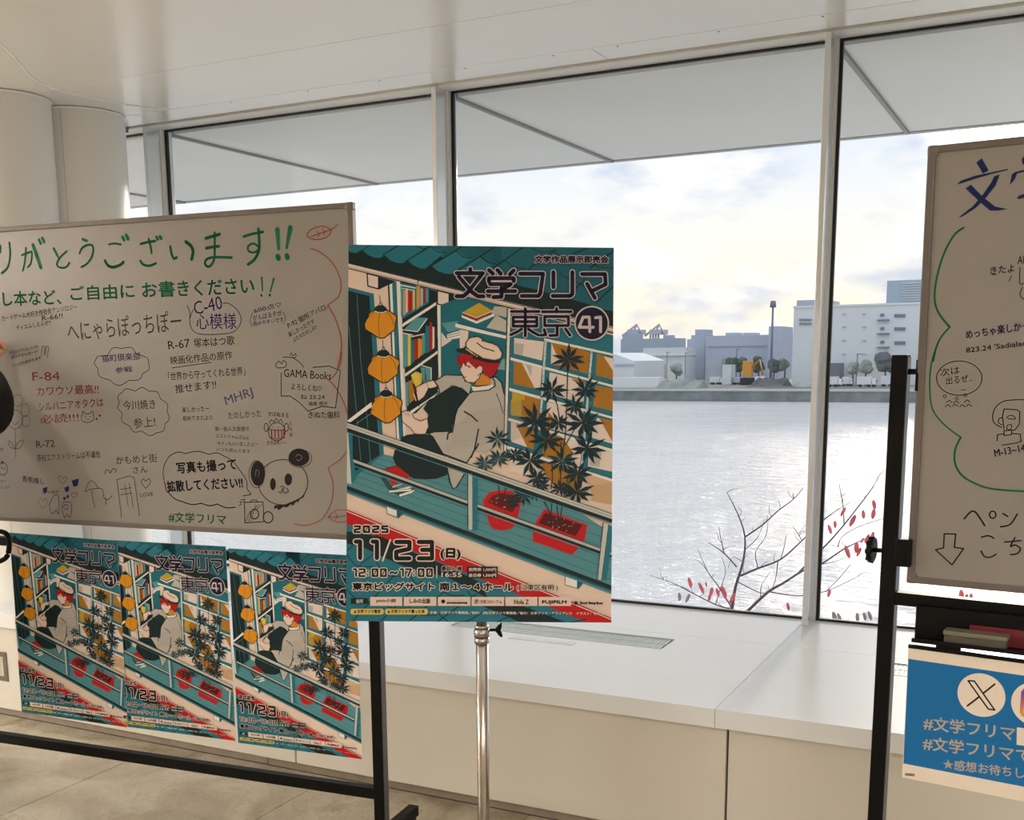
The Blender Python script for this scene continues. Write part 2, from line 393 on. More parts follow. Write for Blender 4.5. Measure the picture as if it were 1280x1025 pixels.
# ---- two round lobes of the white column clad in curved panels
M_col = mat('warm_white_column_cladding', (234, 233, 228), .38, var=.015, scale=2)
for (x, y, r, lab) in ((-4.245, 3.64, .225, 'nearer of the two white round columns at the left, cut by the frame'), (-4.205, 4.055, .215, 'farther white round column standing close to the window')):
    c = thing('round_column', lab, 'column', (x, y, ZC), group='white round columns'); c['kind'] = 'structure'
    bm = bmesh.new(); cyl(bm, (0, 0, 0), (0, 0, ZCEIL-ZC-.004), r, seg=64, cap=False); obj('column_shaft', bm, M_col, c)
    bm = bmesh.new()
    tube(bm, [((r+.001)*cos(a), (r+.001)*sin(a), ZCEIL-ZC-.006) for a in [2*pi*i/48 for i in range(49)]], .005, 6)
    obj('column_collar', bm, M_seam, c)
    bm = bmesh.new(); a = radians(-62) ; cyl(bm, (r*cos(a), r*sin(a), 0), (r*cos(a), r*sin(a), ZCEIL-ZC-.01), .0012, seg=6); obj('column_seam', bm, mat('column_joint', (190, 184, 174), .6), c)

# ---- outdoors: soffit, promenade, water, quay
sof = thing('soffit', 'white panelled soffit projecting outside above the window', 'soffit', (0, 4.56, 2.615), kind='structure')
M_sof = mat('white_soffit_panel', (238, 240, 240), .45, var=.02, scale=1.5)
M_sgap = mat('grey_soffit_joint', (96, 98, 104), .6)
obj('soffit_backing', boxes([(X0-3, X1+3, 0, 1.90, .02, .25)]), M_sgap, sof)
for a, b in zip(MULL, MULL[1:]):
    obj('soffit_panel', boxes([(a+.013, b-.013, 0.0, 1.868, 0, .02)], bev=.001), M_sof, sof)
obj('soffit_edge', boxes([(X0-3, X1+3, 1.885, 1.93, -.004, .25)]), mat('soffit_lip', (190, 192, 196), .5), sof)
bm = bmesh.new()
for x in MULL: box(bm, x-.006, x+.012, .0, 1.885, -.012, .02)
obj('soffit_joint_bar', bm, mat('soffit_bar', (150, 150, 152), .5), sof)
obj('promenade', boxes([(-60, 40, 4.7, 20, -6.2, -6)]), mat('grey_concrete_paving', (150, 148, 144), .8), kind='structure', label='concrete promenade below the window')
# water with wind ripples drawn out sideways
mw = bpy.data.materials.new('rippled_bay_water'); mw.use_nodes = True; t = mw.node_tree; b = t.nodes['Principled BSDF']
b.inputs['Base Color'].default_value = (*lin((236, 234, 231)), 1); b.inputs['Roughness'].default_value = .14; b.inputs['IOR'].default_value = 2.1  # near-white base puts the sun glitter into the water's colour
co = N(t, 'ShaderNodeTexCoord'); hts = []
for sc, vec, amp in ((.42, (.5, 1, 1), 1.3), (1.6, (.5, 1, 1), .5), (.07, (.4, 1, 1), 2.2)):
    m_ = N(t, 'ShaderNodeMapping'); m_.inputs['Scale'].default_value = vec; t.links.new(co.outputs['Object'], m_.inputs[0])
    n_ = N(t, 'ShaderNodeTexNoise'); n_.inputs['Scale'].default_value = sc; n_.inputs['Detail'].default_value = 5; n_.inputs['Roughness'].default_value = .6
    t.links.new(m_.outputs[0], n_.inputs['Vector'])
    q = N(t, 'ShaderNodeMath', operation='MULTIPLY'); q.inputs[1].default_value = amp; t.links.new(n_.outputs['Fac'], q.inputs[0]); hts.append(q.outputs[0])
a1 = N(t, 'ShaderNodeMath', operation='ADD'); t.links.new(hts[0], a1.inputs[0]); t.links.new(hts[1], a1.inputs[1])
a2 = N(t, 'ShaderNodeMath', operation='ADD'); t.links.new(a1.outputs[0], a2.inputs[0]); t.links.new(hts[2], a2.inputs[1])
bp = N(t, 'ShaderNodeBump'); bp.inputs['Strength'].default_value = 1; bp.inputs['Distance'].default_value = 1.1
t.links.new(a2.outputs[0], bp.inputs['Height']); t.links.new(bp.outputs[0], b.inputs['Normal'])
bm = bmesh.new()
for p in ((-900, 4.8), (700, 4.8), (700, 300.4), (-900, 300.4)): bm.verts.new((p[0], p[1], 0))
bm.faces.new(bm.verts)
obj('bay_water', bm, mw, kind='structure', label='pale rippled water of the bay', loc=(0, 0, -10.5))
GZ = -7.3
def far(px, py, Y):
    d = R_*((px-PCX)/FPX)-U_*((py-PCY)/FPX)+F_
    p = EYE+d*(Y/d.y); return p
q = thing('quay', 'low grey quay wall along the far shore', 'quay', (0, 300, -10.5), kind='structure')
obj('quay_wall', boxes([(-900, 700, 0, 3, -1, 3.2)]), mat('weathered_quay_concrete', (122, 130, 132), .85, var=.25, scale=.3), q)
obj('quay_coping', boxes([(-900, 700, -.3, 2.5, 2.7, 3.3)]), mat('pale_coping', (186, 190, 190), .8), q)
obj('shore_ground', boxes([(-900, 700, 3, 900, 2.6, 3.1)]), mat('shore_gravel', (150, 152, 144), .9, var=.2, scale=.05), q)

# ---- far shore: every building, vehicle and tree stands on the ground at its own distance
def fbox(name, px0, px1, ptop, Y, depth, m, parent, zb=GZ, pbot=None):
    a = far(px0, ptop, Y); b = far(px1, ptop, Y); z0 = far(px0, pbot, Y).z if pbot else zb
    return obj(name, boxes([(a.x, b.x, Y, Y+depth, z0, max(a.z, z0+.3))]), m, parent)
FB = {k: mat('far_'+k, c, .8, var=.05, scale=.05) for k, c in dict(pale_grey_blue=(214, 218, 222), mid_blue_grey=(172, 182, 198), slate_blue=(160, 172, 186), grey_white=(222, 224, 224), blue_tower=(168, 184, 202), lilac_grey=(180, 188, 206)).items()}  # distance haze is put into these pale bluish wall colours
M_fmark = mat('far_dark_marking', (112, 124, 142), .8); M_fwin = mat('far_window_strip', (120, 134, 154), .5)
def building(name, lab, cat='building', group=None): return thing(name, lab, cat, (0, 0, 0), group=group)
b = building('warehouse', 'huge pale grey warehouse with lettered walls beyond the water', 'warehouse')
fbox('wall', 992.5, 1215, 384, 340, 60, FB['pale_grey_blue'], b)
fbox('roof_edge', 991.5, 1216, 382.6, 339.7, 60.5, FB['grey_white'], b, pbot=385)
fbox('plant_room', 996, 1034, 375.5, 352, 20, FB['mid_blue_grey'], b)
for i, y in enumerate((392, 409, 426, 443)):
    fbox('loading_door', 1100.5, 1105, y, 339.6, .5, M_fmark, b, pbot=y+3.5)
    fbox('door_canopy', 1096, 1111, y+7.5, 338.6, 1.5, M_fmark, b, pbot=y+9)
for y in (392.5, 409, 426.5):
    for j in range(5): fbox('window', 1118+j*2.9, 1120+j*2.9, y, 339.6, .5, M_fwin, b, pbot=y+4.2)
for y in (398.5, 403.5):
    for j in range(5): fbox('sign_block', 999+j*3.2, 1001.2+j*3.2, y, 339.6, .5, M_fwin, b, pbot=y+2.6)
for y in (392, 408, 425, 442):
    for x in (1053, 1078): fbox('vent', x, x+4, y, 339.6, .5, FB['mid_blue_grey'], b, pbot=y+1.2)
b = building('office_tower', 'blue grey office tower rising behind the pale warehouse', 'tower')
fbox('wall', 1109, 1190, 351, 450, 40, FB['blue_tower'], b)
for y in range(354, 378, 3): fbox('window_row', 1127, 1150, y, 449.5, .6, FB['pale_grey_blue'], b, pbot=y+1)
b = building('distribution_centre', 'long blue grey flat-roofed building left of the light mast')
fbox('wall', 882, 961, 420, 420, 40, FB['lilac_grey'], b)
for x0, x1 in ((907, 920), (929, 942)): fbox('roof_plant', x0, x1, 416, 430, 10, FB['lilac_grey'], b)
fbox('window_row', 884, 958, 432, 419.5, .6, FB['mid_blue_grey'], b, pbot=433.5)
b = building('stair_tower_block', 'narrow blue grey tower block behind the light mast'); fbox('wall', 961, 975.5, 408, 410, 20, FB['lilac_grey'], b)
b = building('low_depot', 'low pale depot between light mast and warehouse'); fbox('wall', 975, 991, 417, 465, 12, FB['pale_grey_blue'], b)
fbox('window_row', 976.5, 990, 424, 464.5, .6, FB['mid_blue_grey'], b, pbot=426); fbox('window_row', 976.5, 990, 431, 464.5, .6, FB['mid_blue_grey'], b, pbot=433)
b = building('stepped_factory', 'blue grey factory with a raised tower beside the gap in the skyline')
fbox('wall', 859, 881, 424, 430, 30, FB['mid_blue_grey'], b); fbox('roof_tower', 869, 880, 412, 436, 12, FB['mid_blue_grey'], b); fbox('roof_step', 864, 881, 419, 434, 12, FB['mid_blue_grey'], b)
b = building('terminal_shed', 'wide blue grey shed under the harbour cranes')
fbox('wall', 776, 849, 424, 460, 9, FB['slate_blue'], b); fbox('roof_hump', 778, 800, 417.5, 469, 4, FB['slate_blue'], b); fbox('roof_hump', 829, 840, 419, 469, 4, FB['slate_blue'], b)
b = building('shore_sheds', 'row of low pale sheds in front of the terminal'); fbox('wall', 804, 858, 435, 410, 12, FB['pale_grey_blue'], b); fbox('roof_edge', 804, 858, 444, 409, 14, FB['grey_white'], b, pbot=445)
for x0, x1, lab in ((784, 796, 'left of the two far harbour cranes'), (812, 824, 'right of the two far harbour cranes')):
    c = building('harbour_crane', lab, 'crane', 'harbour cranes')
    fbox('machine_house', x0, x1, 412, 480, 12, FB['mid_blue_grey'], c, pbot=418)
    for k in range(4):
        p = far(x0+1+k*(x1-x0-2)/3, 418, 484); bm = bmesh.new(); cyl(bm, (p.x, p.y, GZ), p, .5, seg=6); obj('leg', bm, FB['mid_blue_grey'], c)
    bm = bmesh.new(); tube(bm, [far(x0-6, 420, 484), far(x1, 405.5, 484), far(x1+7, 419, 484)], .5, 6); tube(bm, [far(x1, 405.5, 484), far(x1-3, 412, 484)], .4, 6); obj('jib', bm, mat('crane_pinkish_grey', (190, 180, 188), .7), c)
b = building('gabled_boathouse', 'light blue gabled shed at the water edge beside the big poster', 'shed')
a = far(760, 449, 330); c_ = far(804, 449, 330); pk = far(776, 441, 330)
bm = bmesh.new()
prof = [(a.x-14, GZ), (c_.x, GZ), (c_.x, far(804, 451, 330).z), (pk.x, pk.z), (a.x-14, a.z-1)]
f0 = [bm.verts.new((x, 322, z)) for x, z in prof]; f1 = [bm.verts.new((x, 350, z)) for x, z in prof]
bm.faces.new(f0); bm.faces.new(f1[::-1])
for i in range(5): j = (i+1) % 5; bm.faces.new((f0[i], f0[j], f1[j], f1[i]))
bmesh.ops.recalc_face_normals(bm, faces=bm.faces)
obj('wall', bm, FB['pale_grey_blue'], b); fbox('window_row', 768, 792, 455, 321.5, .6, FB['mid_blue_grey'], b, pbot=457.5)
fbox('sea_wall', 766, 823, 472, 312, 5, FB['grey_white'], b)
# light mast
b = thing('light_mast', 'tall grey floodlight mast rising above the far shore', 'mast', (far(963, 480, 330).x, 330, GZ))
tp_ = far(963, 379, 330); bm = bmesh.new(); cyl(bm, (0, 0, 0), (0, 0, tp_.z-GZ), .45, .25, seg=8); obj('pole', bm, M_fmark, b)
bm = bmesh.new(); cyl(bm, (0, 0, tp_.z-GZ-1.2), (0, 0, tp_.z-GZ+.6), .9, .7, seg=10); obj('lamp_head', bm, M_fmark, b)
# low banks
for (x0, x1, pt, Y, c, lab) in ((882, 1130, 482, 306, (112, 112, 108), 'dark rubble bank behind the quay right of centre'), (826, 880, 474, 314, (150, 158, 150), 'greenish bank behind the quay near the boathouse'),
                          (940, 985, 472, 319, (96, 98, 98), 'dark stockpile below the light mast'), (995, 1030, 475, 326, (168, 172, 168), 'pale yard strip in front of the warehouse')):
    bm = bmesh.new(); A = far(x0, pt, Y); Bp = far(x1, pt, Y); n = 14; top = []; bot = []
    for i in range(n+1):
        x = A.x+(Bp.x-A.x)*i/n; h = A.z+random.uniform(-.5, .2) if 0 < i < n else GZ+.2
        top.append(bm.verts.new((x, Y+3, h))); bot.append(bm.verts.new((x, Y-5, GZ)))
    bk = [bm.verts.new((v.co.x, Y+6, GZ)) for v in top]
    for i in range(n): bm.faces.new((bot[i], bot[i+1], top[i+1], top[i])); bm.faces.new((top[i], top[i+1], bk[i+1], bk[i]))
    obj('rubble_bank', bm, mat('bank_%d' % x0, c, .95, var=.25, scale=.2), label=lab, cat='bank', group='banks on the far shore')
# vehicles and sheds
def truck(px0, px1, pt, pb, Y, c, lab):
    a = far(px0, pt, Y); e = far(px1, pt, Y); z0 = GZ; h = a.z-far(px0, pb, Y).z; L = e.x-a.x
    t = thing('truck', lab, 'truck', ((a.x+e.x)/2, Y, z0), group='vehicles on the far shore')
    obj('cargo_box', boxes([(-L/2, L*.25, -1.2, 1.2, h*.25, h)], bev=.08), mat('truck_%d' % px0, c, .5), t)
    obj('cab', boxes([(L*.27, L/2, -1.1, 1.1, h*.2, h*.8)], bev=.15), mat('truck_cab_white', (228, 230, 232), .4), t)
    obj('windscreen', boxes([(L/2-.2, L/2+.02, -.9, .9, h*.5, h*.72)]), M_fwin, t)
    for x in (-L*.35, L*.1, L*.38):
        bm = bmesh.new(); cyl(bm, (x, -1.25, h*.14), (x, 1.25, h*.14), h*.15, seg=12); obj('wheel', bm, mat('tyre_rubber', (50, 50, 54), .8), t)
truck(1034, 1053, 471, 484, 322, (216, 218, 220), 'white box truck parked beside the window mullion')
truck(1054, 1066, 470, 482, 328, (224, 226, 228), 'second white truck from the window mullion')
truck(1072, 1096, 470, 483, 322, (220, 222, 226), 'white truck near the middle of the right window view')
truck(1102, 1122, 470, 484, 322, (206, 212, 220), 'pale truck just left of the black board post')
truck(945, 959, 459, 470, 340, (226, 228, 232), 'white truck under the light mast')
truck(918, 930, 458, 467, 350, (196, 204, 214), 'grey truck left of the light mast')
truck(889, 905, 457, 466, 352, (220, 224, 228), 'pale truck in the yard above the dark quay')
truck(826, 842, 462, 469, 345, (228, 230, 232), 'white truck in front of the low sheds')
for (x0, x1, pt, Y, c, lab) in ((1035, 1051, 454, 334, (112, 118, 130), 'dark grey container beside the warehouse foot'), (884, 902, 448, 372, (176, 184, 194), 'grey container stack left of the trees'),
                         (903, 914, 456, 347, (216, 220, 224), 'white site hut left of the excavator'), (806, 818, 452, 350, (216, 200, 160), 'sandy yellow container left of the low sheds'), (820, 828, 455, 350, (206, 196, 172), 'beige container near the white truck')):
    fbox_ = fbox('shipping_container', x0, x1, pt, Y, 5, mat('container_%d' % x0, c, .7, var=.1, scale=.3), None); tag(fbox_, lab, 'container', 'containers on the far shore')
e = thing('excavator', 'small orange excavator working below the skyline', 'excavator', (far(936, 452, 345).x, 345, GZ))
h = far(936, 451, 345).z-GZ; M_or = mat('orange_paint', (214, 150, 60), .6)
obj('cab', boxes([(-1.6, 1.2, -1.2, 1.2, h*.35, h)], bev=.2), M_or, e); obj('track', boxes([(-2.2, 2.2, -1.4, 1.4, 0, h*.3)], bev=.2), mat('tyre_rubber', (50, 50, 54), .8), e)
bm = bmesh.new(); tube(bm, [(1, 0, h*.7), (3.2, 0, h*1.05), (4.4, 0, h*.4)], .3, 6); obj('arm', bm, M_or, e)
def shore_tree(px, pt, Y, rad, c, lab):
    p = far(px, pt, Y); H = p.z-GZ
    t = thing('shore_tree', lab, 'tree', (p.x, Y, GZ), group='trees on the far shore')
    bm = bmesh.new(); cyl(bm, (0, 0, 0), (0, 0, H*.5), .3, .2, seg=6); obj('trunk', bm, mat('far_bark', (90, 84, 80), .9), t)
    bm = bmesh.new()
    for k in range(7):
        q0 = bmesh.ops.create_icosphere(bm, subdivisions=2, radius=rad*random.uniform(.45, .7), matrix=Matrix.Translation((random.uniform(-.5, .5)*rad, random.uniform(-.4, .4)*rad, H*random.uniform(.5, .85))))
        for v in q0['verts']: v.co += Vector((random.uniform(-1, 1), random.uniform(-1, 1), random.uniform(-1, 1)))*rad*.09
    obj('crown', bm, mat('far_leaf_%d%d%d' % c, c, .9, var=.3, scale=.4), t)
for px, pt, Y, rad, c, lab in ((914, 443, 366, 2.2, (84, 100, 92), 'dark tree left of the orange excavator'), (926, 446, 376, 2.0, (100, 112, 98), 'round tree directly behind the excavator'),
        (949, 444, 366, 2.4, (84, 98, 92), 'dark tree just left of the light mast'), (968, 447, 364, 2.2, (96, 108, 104), 'tree just right of the light mast'), (982, 440, 372, 2.8, (140, 146, 138), 'pale tree beside the warehouse left corner'),
        (1067, 452, 332, 2.0, (150, 160, 150), 'pale green tree left of the white trucks'), (1083, 448, 328, 2.0, (144, 154, 148), 'faint green tree at the warehouse foot'), (1108, 442, 328, 3.2, (92, 98, 102), 'dark tree beside the black board post'),
        (810, 450, 358, 1.4, (190, 178, 138), 'yellow leaved tree near the sandy container'), (824, 449, 364, 1.6, (184, 172, 140), 'second yellow tree near the sandy container'), (846, 451, 356, 1.8, (150, 158, 152), 'pale tree right of the low sheds')):
    shore_tree(px, pt, Y, rad, c, lab)
for px, pt, Y, lab in ((805, 446, 400, 'thin lamp post by the boathouse roof'), (834, 440, 400, 'thin lamp post above the low sheds'), (857, 441, 400, 'thin lamp post in the skyline gap'), (921, 436, 370, 'thin lamp post left of the light mast'), (1072, 442, 330, 'thin lamp post before the warehouse')):
    p = far(px, pt, Y); t = thing('lamp_post', lab, 'lamp post', (p.x, Y, GZ), group='lamp posts on the far shore')
    bm = bmesh.new(); cyl(bm, (0, 0, 0), (0, 0, p.z-GZ), .16, seg=6); obj('pole', bm, M_fmark, t)
    bm = bmesh.new(); box(bm, -.2, 1.2, -.2, .2, p.z-GZ-.2, p.z-GZ); obj('lamp_head', bm, M_fmark, t)

# ---- bare shrub with the last red leaves, just outside the glass
tree = thing('bare_tree', 'bare branching tree with a few red leaves outside the window', 'tree', (-2.3, 9.0, -6))
M_bark = mat('grey_brown_bark', (92, 80, 80), .9, var=.2, scale=30)
def cp(x, y): return (760+x/3.2, 540+y/3.2)
def tl(x, y, Y=9.0):
    p = far(*cp(x, y), Y); return Vector((p.x+2.3, p.y-9.0, p.z+6))
BR = [([(495, 712), (510, 620), (540, 520), (548, 420), (520, 330), (475, 240)], .020, .003, 9.0), ([(548, 420), (620, 370), (680, 315), (740, 270), (782, 222)], .011, .003, 9.05),
      ([(515, 540), (470, 490), (430, 460), (402, 442)], .009, .003, 8.95), ([(465, 485), (452, 430), (443, 378)], .006, .002, 8.95), ([(530, 575), (600, 545), (690, 510), (770, 440), (840, 372), (925, 305)], .015, .003, 9.1),
      ([(560, 715), (640, 640), (700, 605), (780, 555), (850, 530), (940, 470), (1000, 440), (1066, 412)], .020, .003, 9.2), ([(760, 565), (850, 475), (920, 400), (1000, 300), (1060, 220), (1086, 170)], .012, .003, 9.3),
      ([(945, 375), (940, 300), (925, 208)], .006, .002, 9.3), ([(497, 705), (440, 615), (400, 560), (360, 470)], .009, .002, 8.9), ([(500, 710), (430, 690), (330, 640), (250, 600), (168, 574)], .009, .002, 8.9),
      ([(650, 640), (760, 655), (860, 640), (935, 610), (1005, 575)], .007, .002, 9.15), ([(775, 432), (755, 400), (740, 378)], .005, .002, 9.1), ([(680, 515), (670, 590), (650, 640)], .006, .003, 9.1),
      ([(600, 545), (590, 480), (630, 420), (640, 360)], .006, .002, 9.0), ([(548, 470), (600, 420), (625, 350)], .005, .002, 9.0), ([(690, 510), (705, 460), (712, 415)], .005, .002, 9.1), ([(520, 600), (600, 640), (640, 645)], .006, .003, 9.0),
      ([(850, 530), (900, 520), (960, 500)], .005, .002, 9.2), ([(520, 340), (535, 320), (520, 300)], .004, .002, 9.0), ([(680, 315), (690, 300), (682, 275)], .004, .002, 9.05), ([(920, 460), (935, 420), (1000, 380), (1105, 345)], .005, .002, 9.25),
      ([(850, 360), (890, 330), (970, 280)], .005, .002, 9.1), ([(430, 690), (445, 640), (470, 560), (455, 500)], .005, .002, 8.9), ([(610, 660), (615, 610), (650, 560)], .005, .002, 9.1), ([(870, 640), (920, 590), (970, 530)], .005, .002, 9.15),
      ([(330, 640), (300, 620), (240, 605), (235, 575)], .004, .0015, 8.9), ([(400, 560), (370, 520), (345, 510)], .004, .0015, 8.9), ([(540, 520), (500, 500), (480, 545)], .004, .002, 9.0)]
for pts, r0, r1, Y in BR:
    P = [tl(x, y, Y) for x, y in spline(pts, 3)]; bm = bmesh.new()
    tube(bm, P, [(r0+(r1-r0)*i/(len(P)-1))*.72 for i in range(len(P))], 6); obj('branch', bm, M_bark, tree)
random.seed(11)
for k in range(46):
    pts, r0, r1, Y = random.choice(BR[:12]); i = random.randrange(1, len(pts)); x, y = pts[i]; px_, py_ = pts[i-1]
    f = random.random(); x, y = px_+(x-px_)*f, py_+(y-py_)*f; a = -pi/2+random.uniform(-1.0, 1.1); Lg = random.uniform(18, 62)
    bm = bmesh.new(); tube(bm, [tl(x, y, Y), tl(x+cos(a)*Lg*.5, y+sin(a)*Lg*.45, Y), tl(x+cos(a+.25)*Lg, y+sin(a+.25)*Lg, Y)], [.0024, .0018, .001], 5); obj('twig', bm, M_bark, tree)
bm = bmesh.new(); tube(bm, [(0, .1, 0), (.05, .05, 2.5), tl(540, 1100), tl(520, 850), tl(500, 712)], [.09, .07, .05, .035, .022], 8)
tube(bm, [tl(540, 1100, 9.0), tl(545, 850, 9.1), tl(560, 715, 9.2)], [.04, .03, .021], 8); obj('trunk', bm, M_bark, tree)
LV = [(327, 603, 24, 0), (372, 625, 26, 0), (392, 610, 12, 0), (412, 640, 22, 0), (438, 642, 20, 0), (462, 642, 30, 0), (497, 665, 26, 0), (405, 662, 18, 0), (285, 660, 20, 1), (318, 665, 22, 1), (720, 699, 18, 0), (884, 645, 18, 0), (887, 390, 20, 0), (908, 370, 16, 0), (851, 402, 18, 0),
      (940, 319, 20, 0), (978, 355, 26, 0), (1021, 330, 18, 0), (1061, 328, 22, 0), (1064, 291, 20, 0), (957, 481, 26, 0), (993, 462, 24, 0), (1003, 480, 20, 0), (1036, 427, 20, 0), (1057, 416, 18, 0), (1017, 434, 12, 0), (905, 742, 26, 1), (925, 745, 22, 1), (997, 742, 20, 1), (1026, 738, 18, 1), (1047, 735, 20, 1),
      (1413, 655, 26, 0), (1432, 668, 22, 0), (1452, 662, 18, 0)]
LM = [mat('red_leaf', (204, 88, 100), .6, var=.25, scale=30), mat('grey_brown_leaf', (140, 128, 128), .7, var=.15, scale=30)]
for x, y, s_, k in LV:
    c = tl(x, y, 8.85); r = s_/3.2/FPX*9.6*.85; a = random.uniform(-.5, .5); bm = bmesh.new()
    out = [bm.verts.new(c+Vector((r*.40*sin(pi*i/6)*cos(a)*sgn+r*sin(a)*cos(pi*i/6), .25*r*abs(sin(pi*i/6)), r*cos(pi*i/6)))) for sgn in (1, -1) for i in (range(7) if sgn == 1 else range(5, 0, -1))]
    mid = [bm.verts.new(c+Vector((r*sin(a)*.5, 0, r*.5))), bm.verts.new(c+Vector((-r*sin(a)*.5, 0, -r*.5)))]
    n = len(out)
    for i in range(n):
        m_ = mid[0] if i in (0, 1, 2, n-1, n-2, n-3) else mid[1]
        bm.faces.new((out[i], out[(i+1) % n], m_))
    bm.faces.new((out[3], mid[1], mid[0])); bm.faces.new((out[9], mid[0], mid[1]))
    obj('leaf', bm, LM[k], tree, label='grey withered leaf' if k else None)

# ================================================================== POSTER ARTWORK (flat print)
PW, PH = .594, .841
main_sheet = Sheet((-1.4679, 2.1905, 1.7538), .5018, -.1746, .0221)
TEAL = (36, 120, 140); TEAL2 = (26, 100, 118); TEAL3 = (90, 156, 168); DARK = (16, 40, 44); BEIGE = (238, 214, 198); WHITE = (240, 240, 237); PINK = (236, 220, 213)
RED = (196, 18, 26); DRED = (92, 14, 18); ORANGE = (226, 150, 30); NAVY = (16, 13, 50); GREY = (190, 186, 180); OLIVE = (200, 168, 44); YEL = (226, 206, 92); SKIN = (240, 214, 202); BROWN = (176, 122, 34); BLK = (18, 20, 22); LTEAL = (128, 178, 176)
ORG = dict(A=(430, 300), B=(590, 300), C=(430, 400), D=(590, 400), E=(430, 500), F=(590, 500), G=(430, 600), H=(590, 600), I=(430, 645), J=(590, 645))
def t_(k, *P):
    ox, oy = ORG[k]; return [main_sheet.ab(ox+x/7.111, oy+y/7.111) for x, y in P]
def px(*P): return [main_sheet.ab(x, y) for x, y in P]
K = main_sheet.ab(611, 500)[0]-main_sheet.ab(610, 500)[0]       # metres on the sheet per photo pixel
K = abs(K)
art = Art(clip=(PW, PH)); P_ = art.poly
def L(P, wd, c, closed=False):
    if c is BLK and wd < 1.5: wd *= 1.35
    art.line(P, wd*K, c, closed)
P_([(0, 0), (PW, 0), (PW, PH), (0, PH)], BEIGE); art.up()
# --- tiled eave at the top
P_(px((430, 300), (772, 300), (772, 410), (610, 371), (430, 327)), DARK); art.up()
P_(t_('A', (500, 30), (1400, 30), (1400, 300), (1180, 295), (1010, 240), (780, 100))+[], TEAL2)
P_(t_('B', (0, 20), (1290, 20), (1290, 640), (1150, 615), (1000, 560), (780, 500), (640, 460), (400, 400), (130, 300), (0, 240)), TEAL2); art.up()
for q in ([(35, 30), (235, 38), (110, 118), (60, 110), (35, 92)], [(165, 92), (245, 42), (488, 42), (325, 160), (275, 158), (215, 135)], [(360, 132), (505, 42), (640, 48), (760, 62), (520, 208), (470, 204), (410, 180)],
          [(570, 182), (775, 60), (895, 112), (718, 258), (670, 250), (610, 222)], [(780, 232), (1000, 100), (1125, 165), (960, 302), (900, 300), (830, 275)], [(1030, 262), (1212, 150), (1300, 205), (1300, 330), (1130, 330)]):
    P_(t_('A', *q), TEAL)
art.up()
for k, q in (('A', [(345, 132), (495, 42)]), ('A', [(550, 190), (770, 52)]), ('A', [(760, 240), (1045, 60)]), ('A', [(985, 290), (1290, 95)]), ('B', [(0, 190), (205, 62)]), ('B', [(195, 245), (455, 65)]), ('B', [(500, 260), (745, 85)]), ('B', [(900, 120), (1020, 75)]), ('B', [(1100, 560), (1270, 400)]), ('B', [(820, 540), (1000, 350)]), ('B', [(1050, 250), (1270, 90)])):
    L(t_(k, *q), 1.5, DARK)
for k, q in (('A', [(635, 48), (700, 75), (745, 72)]), ('A', [(775, 60), (835, 105), (915, 115)]), ('A', [(995, 100), (1060, 150), (1130, 162)]), ('A', [(1212, 150), (1290, 210)]), ('B', [(75, 145), (140, 195), (215, 215)]), ('B', [(300, 188), (370, 240), (475, 258)]),
             ('B', [(530, 75), (620, 108), (715, 98)]), ('B', [(715, 98), (800, 150), (890, 160)]), ('B', [(780, 290), (840, 335), (930, 345)]), ('B', [(1020, 180), (1130, 240), (1260, 250)]), ('B', [(930, 370), (1020, 420), (1120, 440)])):
    L(t_(k, *spline(q, 4)), 1.0, DARK)
for x0, y0 in ((70, 60), (260, 120), (455, 165), (660, 215), (870, 265)):     # dotted tile edges
    for i in range(11): art.disc(t_('A', (x0+i*18, y0-i*12+8))[0], .28*K, DARK, 6); art.disc(t_('A', (x0+24+i*18, y0-i*12+14))[0], .28*K, DARK, 6)
P_(px((430, 327), (770, 410.5), (770, 418), (430, 335)), DARK); art.up()
P_(px((430, 328.3), (770, 411.5), (770, 416.3), (430, 333.8)), PINK); art.up()
P_(px((430, 331.5), (770, 414.5), (770, 416.3), (430, 333.8)), (206, 186, 176))
L(t_('A', (668, 345), (655, 375), (660, 405)), 1.2, DARK)
# --- left wall, door, brackets
P_(t_('A', (20, 415), (265, 478), (275, 640))+t_('E', (355, 480), (345, 520), (110, 700), (20, 700)), TEAL); art.up()
P_(t_('A', (20, 448), (226, 498))+t_('C', (275, 640))+t_('E', (318, 490), (90, 640), (20, 650)), DARK); art.up()
L(t_('A', (115, 485))+t_('C', (150, 380), (195, 745))+t_('E', (235, 550)), .5, TEAL3); L(t_('C', (45, 60), (75, 420), (110, 800))+t_('E', (150, 540)), .5, TEAL3)
for q, qd in (([(205, 298), (308, 325), (308, 436), (213, 410)], [(308, 325), (465, 366), (312, 440)]), ([(830, 450), (935, 476), (935, 592), (830, 570)], [(935, 476), (1045, 505), (937, 594)])):
    P_(t_('A', *qd), DARK); art.up(); P_(t_('A', *q), PINK); art.up(); L(t_('A', *q), 1.2, BLK, True)
